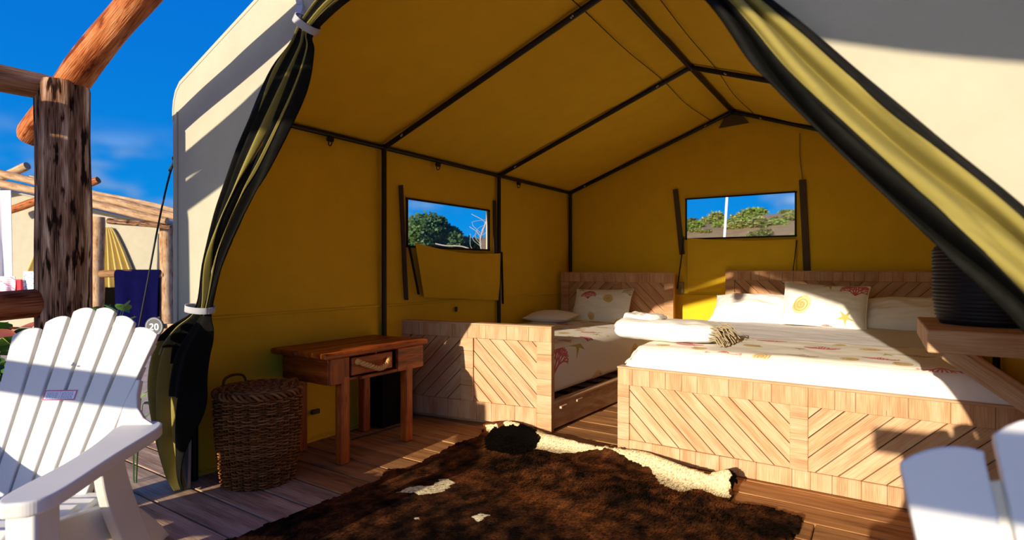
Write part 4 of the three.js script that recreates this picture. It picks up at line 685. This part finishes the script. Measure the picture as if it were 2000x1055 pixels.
/* ---------- the next pitch, plants, ropes and the land behind ---------- */
camera.updateMatrixWorld(); camera.updateProjectionMatrix();
const ray = (px, py) => V((px - 1000) / FOCAL, -(py - 527.5) / FOCAL, -1).applyQuaternion(camera.quaternion);
const at = (px, py, depth) => camera.position.clone().addScaledVector(ray(px, py), depth);
const RX = V(Math.cos(YAW), 0, -Math.sin(YAW)), FW = V(-Math.sin(YAW), 0, -Math.cos(YAW));
{ // neighbouring tent and its pergola, turned to face this deck
  const O = at(200, 524, 11.9); O.y = 0;
  const t = thing('canvas_tent', 'cream canvas tent standing behind the log frame of the next pitch', 'tent', null, O.toArray()); t.rotation.y = YAW;
  const s = poly([[1.62, -0.12], [1.62, 1.98], [-2.5, 2.9], [-4.2, 2.5], [-4.2, -0.12]]), hole = new THREE.Path(); [[-0.02, 0.0], [0.75, 0.0], [0.42, 1.2], [0.18, 2.0], [-0.02, 2.05]].forEach(([x, y], i) => (i ? hole.lineTo(x, y) : hole.moveTo(x, y))); s.holes.push(hole);
  part('front_panel', extrude(s, 0.03), CANVAS_OUT, t);
  part('side_panel', boxAt(0.03, 2.1, 3.6, 1.62, 0.93, -1.8), CANVAS_OUT, t); part('side_panel', boxAt(0.03, 2.5, 3.6, -4.2, 1.1, -1.8), CANVAS_OUT, t); part('back_panel', boxAt(5.8, 2.1, 0.03, -1.3, 0.93, -3.6), CANVAS_OUT, t);
  const roof = (x0, y0, x1, y1) => part('roof_panel', bar(V(x0, y0, -1.8), V(x1, y1, -1.8), 3.8, 0.03), CANVAS_OUT, t); roof(1.66, 1.99, -2.5, 2.92); roof(-2.5, 2.92, -4.25, 2.5);
  const fan = (u, v) => { const w = Math.pow(v, 0.8), x = mix(mix(0.12, 0.26, u), mix(0.02, 0.84, u), w); return V(x, mix(2.02, 0.75, v), 0.08 + (0.02 + 0.05 * w) * Math.sin(u * 6.283 * 4.5)); };
  part('door_flap', solidSheet(60, 16, fan, 0.006, (u, v) => [u, v]), FLAP_PALE, t, 'gathered yellow door flap');
  const fan2 = (u, v) => V(mix(mix(-1.1, -1.0, u), mix(-1.9, -0.75, u), Math.pow(v, 0.8)), mix(1.9, 0.2, v), 0.08 + (0.02 + 0.05 * v) * Math.sin(u * 6.283 * 4));
  part('door_flap', solidSheet(60, 16, fan2, 0.006, (u, v) => [u, v]), FLAP_PALE, t, 'gathered yellow door flap');
  const p = thing('log_pergola', 'sunlit pale log pergola of the next pitch with a rail between two posts', 'pergola'); reseed(808);
  const log = (name, a, b, r, m, lab) => part(name, logGeo(a, b, r, r * 0.95, rnd() * 40, { rough: 0.07, wobble: 0.02, n: 30, m: 14 }), m, p, lab);
  const foot = (v) => { v.y = -0.14; return v; };
  log('post', foot(at(327, 640, 10.9)), at(325, 436, 10.9), 0.12, PALELOG); log('post', foot(at(190, 640, 10.9)), at(190, 424, 10.9), 0.12, PALELOG);
  log('rail', at(196, 536, 10.85), at(322, 536, 10.85), 0.075, GREYLOG);
  log('beam', at(212, 432, 10.6), at(334, 443, 10.6), 0.06, BARK, 'dark log beam');
  log('rafter', at(-60, 322, 10.9), at(362, 429, 10.9), 0.075, PALELOG); log('rafter', at(-60, 344, 10.5), at(326, 431, 10.5), 0.075, PALELOG);
  log('rafter', at(-70, 372, 11.5), at(52, 323, 11.3), 0.085, PALELOG); log('rafter', at(20, 410, 11.6), at(192, 350, 11.5), 0.08, PEEL);
  log('rafter', at(60, 346, 11), at(356, 415, 11.2), 0.05, PALELOG);
  log('rail', at(-80, 566, 8.4), at(95, 566, 8.4), 0.06, GREYLOG); log('post', foot(at(-40, 640, 8.4)), at(-40, 380, 8.4), 0.11, PALELOG);
  const tw = thing('towel', 'dark navy towel hanging over the log rail of the next pitch', 'towel');
  const A = at(229, 528, 10.85), B = at(317, 528, 10.85);
  const tf = (u, v) => { const q = A.clone().lerp(B, u), e = v * 2.1 - 0.95, ang = clamp(e / 0.12, -1, 1) * 1.57, side = Math.sin(ang) * 0.088, dn = (1 - Math.cos(ang)) * 0.088 + Math.max(0, Math.abs(e) - 0.12); q.addScaledVector(FW, -side - 0.0).add(V(0, -dn + 0.005, 0)); q.addScaledVector(FW, 0.018 * Math.sin(u * 15 + 2) * clamp(dn * 2)).addScaledVector(RX, (u - 0.5) * -0.06 * dn); return q; };
  part('cloth', solidSheet(40, 60, tf, 0.01, (u, v) => [u, v]), NAVY, tw);
  const hang = (name, label, cat, x0, x1, y0, y1, d, mat, k) => { const o = thing(name, label, cat); const f = (u, v) => at(mix(x0, x1, u) + (v * 6) * (u - 0.5), mix(y0, y1, v), d + 0.03 * Math.sin(u * k) * (0.3 + v)); part('cloth', solidSheet(24, 14, f, 0.008, (u, v) => [u * 0.4, v * 0.6]), mat, o); };
  hang('curtain', 'white curtain hanging from the post of the next pitch at the picture edge', 'curtain', -30, 22, 372, 545, 8.5, LINEN_GREY, 11);
  hang('cloth', 'pink and white cloth hung on the far rail beside the red cloth', 'cloth', -14, 30, 540, 580, 8.3, std({ map: canvasTex(64, 64, (c) => { c.fillStyle = '#e9c3cb'; c.fillRect(0, 0, 64, 64); c.fillStyle = '#f4eef0'; for (let i = 0; i < 6; i++) c.fillRect(0, i * 12, 64, 5); c.fillStyle = '#d0607c'; for (let i = 0; i < 12; i++) c.fillRect((i * 23) % 60, (i * 37) % 60, 6, 5); }, [0.3, 0.3]) }), 9);
  hang('cloth', 'small bright red cloth hung on the far rail', 'cloth', 31, 44, 546, 580, 8.28, std({ color: new THREE.Color(0.62, 0.03, 0.05) }), 7);
  hang('cloth', 'blue and white patterned cloth hung on the far rail next to the dark post', 'cloth', 46, 86, 530, 575, 8.3, std({ map: canvasTex(64, 64, (c) => { c.fillStyle = '#dfe7ee'; c.fillRect(0, 0, 64, 64); c.fillStyle = '#6f9fc4'; for (let i = 0; i < 14; i++) c.fillRect((i * 19) % 60, (i * 29) % 62, 9, 4); c.fillStyle = '#9bb38a'; for (let i = 0; i < 9; i++) c.fillRect((i * 31) % 60, (i * 17) % 62, 6, 3); }, [0.3, 0.3]) }), 10);
  const br = thing('broom', 'orange handled broom leaning on the side of the far tent', 'broom'); part('handle', rope([at(338, 492, 12.2), at(352, 524, 12.1), at(366, 555, 12)], 0.03, 8, 8), std({ color: new THREE.Color(0.6, 0.25, 0.04) }), br); part('head', bar(at(366, 555, 12), at(373, 575, 11.95), 0.2, 0.06), DARK_CORD, br);
}
{ // guy rope of the near tent, with its slider, and the pitch's number plate
  const o = thing('guy_rope', 'dark guy rope running from the tent eave down past the navy towel', 'rope');
  const a = V(-0.075, 1.86, -0.05), m = at(336, 326, 3.08), e = at(214, 760, 3.5); e.y = -0.1;
  part('line', rope([a, m, m.clone().lerp(e, 0.5), e], 0.0055, 40, 6), DARK_CORD, o);
  part('slider', mergeGeometries([bar(m.clone().add(V(-0.03, -0.02, 0)), m.clone().add(V(0.035, 0.03, 0)), 0.014, 0.014, 0.003), new THREE.TorusGeometry(0.012, 0.004, 6, 12).translate(m.x + 0.015, m.y + 0.045, m.z)]), DARK_CORD, o);
  part('peg', bar(e.clone().add(V(0, -0.05, 0)), e.clone().add(V(-0.01, 0.06, 0.01)), 0.02, 0.02, 0.004), STEEL, o);
  const c = at(308, 637, 3.7), n = thing('number_plate', 'round grey plate numbered 20 on a short dark stake behind the white chair', 'sign', null, [c.x, 0, c.z]); n.rotation.y = YAW * 0.9;
  const f = canvasTex(128, 128, (g) => { g.fillStyle = '#4d5056'; g.fillRect(0, 0, 128, 128); reseed(3); for (let i = 0; i < 500; i++) { g.fillStyle = rnd() < 0.5 ? '#5c6066' : '#42454b'; g.fillRect(rnd() * 128, rnd() * 128, 3, 2); } g.strokeStyle = '#b9bcc0'; g.lineWidth = 3; g.beginPath(); g.arc(64, 64, 56, 0, 7); g.stroke(); g.fillStyle = '#e3e5e7'; g.font = 'bold 66px sans-serif'; g.textAlign = 'center'; g.textBaseline = 'middle'; g.fillText('20', 64, 66); });
  const disc = new THREE.CylinderGeometry(0.062, 0.062, 0.012, 32).rotateX(Math.PI / 2).translate(0, c.y, 0.03); part('plate', disc, std({ color: new THREE.Color(0.1, 0.105, 0.115) }), n);
  part('numerals', new THREE.CircleGeometry(0.0605, 32).translate(0, c.y, 0.0365), std({ map: f, roughness: 0.6 }), n, 'pale lettering 20');
  part('stake', boxAt(0.035, c.y + 0.16, 0.03, 0, (c.y - 0.12) / 2 + 0.0, 0.005), BASE_BOARD, n); part('cross_piece', boxAt(0.2, 0.03, 0.025, 0.1, c.y - 0.0, 0.0), BASE_BOARD, n);
}
// leafy shrubs with large round leaves, each leaf a piece
function bigLeaf(r, bend) { const g = sheet(8, 8, (u, v) => { const a = (u - 0.5) * 2, b = v, w = Math.sqrt(Math.max(0, 1 - (2 * b - 1) ** 2)) * 0.98 + 0.02; return V(a * w * r, -bend * r * (b * b) + 0.25 * r * a * a * w, b * 2 * r); }, (u, v) => [u, v]); return g; }
const LEAF = [leafMat(0.10, 0.24, 0.03), leafMat(0.06, 0.16, 0.02), leafMat(0.2, 0.34, 0.05), leafMat(0.03, 0.09, 0.015)];
function shrub(label, spots, seed, r) { // spots: pixel columns, rows and depths that its leaves reach
  reseed(seed); const base = at(...spots[0]); base.y = -0.13; const o = thing('leafy_shrub', label, 'shrub', null, base.toArray());
  const shapes = [bigLeaf(r, 0.3), bigLeaf(r * 0.8, 0.6), bigLeaf(r * 1.1, 0.1)];
  spots.slice(1).forEach(([px, py, d, mat], k) => { const p = at(px, py, d).sub(base); const l = part('leaf', shapes[k % 3], mat ?? LEAF[Math.floor(rnd() * 4)], o, mat ? 'dry terracotta leaf' : undefined); l.position.copy(p); l.rotation.set(rr(-0.9, 0.5), rr(0, 6.28), rr(-0.5, 0.5), 'YXZ'); part('stem', rope([V(p.x * 0.15, 0, p.z * 0.15), V(p.x * 0.5, p.y * 0.6, p.z * 0.5), p], 0.0022, 8, 5), LEAF[3], o); });
}
{
  const dry = leafMat(0.42, 0.1, 0.035), S = [[30, 760, 3.4]]; reseed(17);
  for (let k = 0; k < 34; k++) S.push([rr(-40, 95), rr(632, 760), rr(3.2, 3.7)]);
  S.push([62, 640, 3.1, dry], [35, 655, 3.1, dry]);
  shrub('round leaved green shrub with dry terracotta leaves below the log rail', S, 1, 0.075);
  const S2 = [[262, 800, 3.0]]; for (let k = 0; k < 6; k++) S2.push([rr(252, 280), rr(772, 850), rr(2.95, 3.1)]);
  shrub('small dark green shrub just behind the back of the left white chair', S2, 2, 0.05);
  const S3 = [[205, 640, 6]]; for (let k = 0; k < 16; k++) S3.push([rr(170, 250), rr(596, 650), rr(5.8, 6.3)]);
  shrub('bright green shrub between the dark post and the navy towel', S3, 3, 0.07);
}
// scrub: a mass of small leaves on a branching stem
function bush(name, label, cat, group, r, h, n, mats, seed, leaf = 0.05) {
  reseed(seed); const o = thing(name, label, cat, group);
  const lg = geoFrom([-0.4, 0, 0, 0.4, 0, 0, 0.25, 0.12, 1, -0.25, 0.12, 1], [0, 0, 1, 0, 1, 1, 0, 1], [0, 1, 2, 0, 2, 3]);
  const im = new THREE.InstancedMesh(lg, mats, n), M = new THREE.Matrix4(), Q = new THREE.Quaternion(), C = new THREE.Color(), lumps = [];
  for (let k = 0; k < 9; k++) { const a = rnd() * 6.28, q = rr(0, 0.65) * r; lumps.push([Math.cos(a) * q, h * rr(0.45, 0.85), Math.sin(a) * q, r * rr(0.35, 0.6)]); }
  for (let i = 0; i < n; i++) { const l = lumps[i % 9], d = V(rr(-1, 1), rr(-0.9, 1), rr(-1, 1)).normalize(), q = Math.pow(rnd(), 0.4); M.compose(V(l[0] + d.x * l[3] * q, l[1] + d.y * l[3] * 0.8 * q, l[2] + d.z * l[3] * q), Q.setFromEuler(new THREE.Euler(rr(-1.5, 1.5), rr(0, 6.28), rr(-1, 1))), V(1, 1, 1).multiplyScalar(leaf * rr(0.7, 1.6))); im.setMatrixAt(i, M); const s = rr(0.55, 1.3); im.setColorAt(i, C.setRGB(s * rr(0.85, 1.15), s, s * 0.8)); }
  im.name = numbered('foliage'); im.userData.kind = 'stuff'; im.castShadow = im.receiveShadow = true; o.add(im);
  const br = [rope([V(0, -0.1, 0), V(0.02 * r, h * 0.3, 0.03 * r), V(0, h * 0.7, 0)], 0.05 * r + 0.01, 8, 6)]; for (const l of lumps) br.push(rope([V(0, h * 0.2, 0), V(l[0] * 0.6, l[1] * 0.75, l[2] * 0.6), V(l[0], l[1], l[2])], 0.02 * r + 0.004, 6, 5));
  part('stem', mergeGeometries(br), BARK, o); return o;
}
{
  const TM = leafMat(0.04, 0.095, 0.018);
  const spots = [[800, 470, 12, 0.9, 'round dark green tree filling the left half of the side window'], [852, 478, 12.4, 0.72, 'smaller dark green tree in the middle of the side window'], [890, 492, 12.8, 0.52, 'lowest dark green tree at the right of the side window']];
  spots.forEach(([px, py, d, r, label], k) => { const p = at(px, py, d), h = p.y + 0.14 + r * 0.4; const o = bush('tree', label, 'tree', null, r, 2 * r, 9000, TM, 40 + k, 0.046); o.position.set(p.x, p.y - 1.3 * r, p.z); part('trunk', logGeo(V(0, -(p.y - 1.3 * r) - 0.2, 0), V(0.04, 0.4 * r, 0), 0.09, 0.06, k + 2, { n: 16, m: 10 }), BARK, o); });
  const tw = thing('dead_branch', 'pale bare branch seen low in the side window', 'branch'); reseed(90); const tg = [];
  const b0 = at(960, 540, 9); tg.push(rope([b0, at(944, 500, 9), at(938, 470, 9), at(950, 432, 9)], 0.012, 14, 6)); tg.push(rope([at(944, 500, 9), at(905, 482, 9), at(870, 480, 9), at(850, 476, 9)], 0.01, 14, 6)); for (let k = 0; k < 9; k++) { const y = rr(450, 495); tg.push(rope([at(940, y, 9), at(940 + rr(-24, 10), y - rr(5, 22), 9), at(938 + rr(-34, 16), y - rr(18, 40), 9.1)], 0.004, 8, 5)); }
  const base = b0.clone(); base.y = -0.15; tg.push(rope([base, b0], 0.02, 6, 6)); part('branch', mergeGeometries(tg), std({ color: new THREE.Color(0.36, 0.33, 0.3) }), tw);
  // hillside behind the tent
  const hy = (x, z) => -0.3 + 4.4 * sstep(-13, -33, z) * (0.95 + 0.05 * (x + 6) / 4 * 0.6) + 0.25 * noise.noise(x * 0.25, 3, z * 0.25) * sstep(-13, -20, z);
  const hg = sheet(90, 70, (u, v) => { const x = mix(-26, 16, u), z = mix(-58, -9, v); return V(x, hy(x, z), z); }, (u, v) => [u * 42, v * 49]);
  structure('hill', 'scrubby earth hillside rising behind the tent', 'hill', hg, tint(SAND, 0.42, 0.40, 0.27));
  const BM = [leafMat(0.16, 0.24, 0.04), leafMat(0.22, 0.24, 0.07)], lab = ['green scrub bush on the hillside seen through the rear window', 'olive scrub bush on the hillside seen through the rear window'];
  const proto = [0, 1].map((k) => bush('scrub_bush', lab[k], 'bush', ['green hillside scrub', 'olive hillside scrub'][k], 0.8, 0.75, 1500, BM[k], 70 + k, 0.11)); reseed(123);
  for (let i = 0; i < 74; i++) { const px = rr(1310, 1590), z = -rr(13, 33), r = ray(px, 450), k = (z - camera.position.z) / r.z, x = camera.position.x + r.x * k; const q = i < 2 ? proto[i] : proto[i % 2].clone(); if (i >= 2) { q.name = numbered('scrub_bush'); scene.add(q); } const s = rr(0.4, 0.85) * (0.6 + 0.4 * (-z / 33)); q.position.set(x, hy(x, z) - 0.12, z); q.scale.set(s * 1.3, s * rr(0.7, 1), s * 1.2); q.rotation.y = rnd() * 6.28; }
  const mast = thing('mast', 'thin white pole standing in the scrub, seen through the rear window', 'pole'), m0 = at(1405, 512, 16), m1 = at(1424, 322, 16); m0.y = hy(m0.x, m0.z) - 0.2; part('pole', rope([m0, m0.clone().lerp(m1, 0.5), m1], 0.036, 6, 10), std({ color: new THREE.Color(0.85, 0.85, 0.84), roughness: 0.5 }), mast); part('cap', new THREE.SphereGeometry(0.055, 10, 8).translate(m1.x, m1.y, m1.z), STEEL, mast);
}

renderer.render(scene, camera);
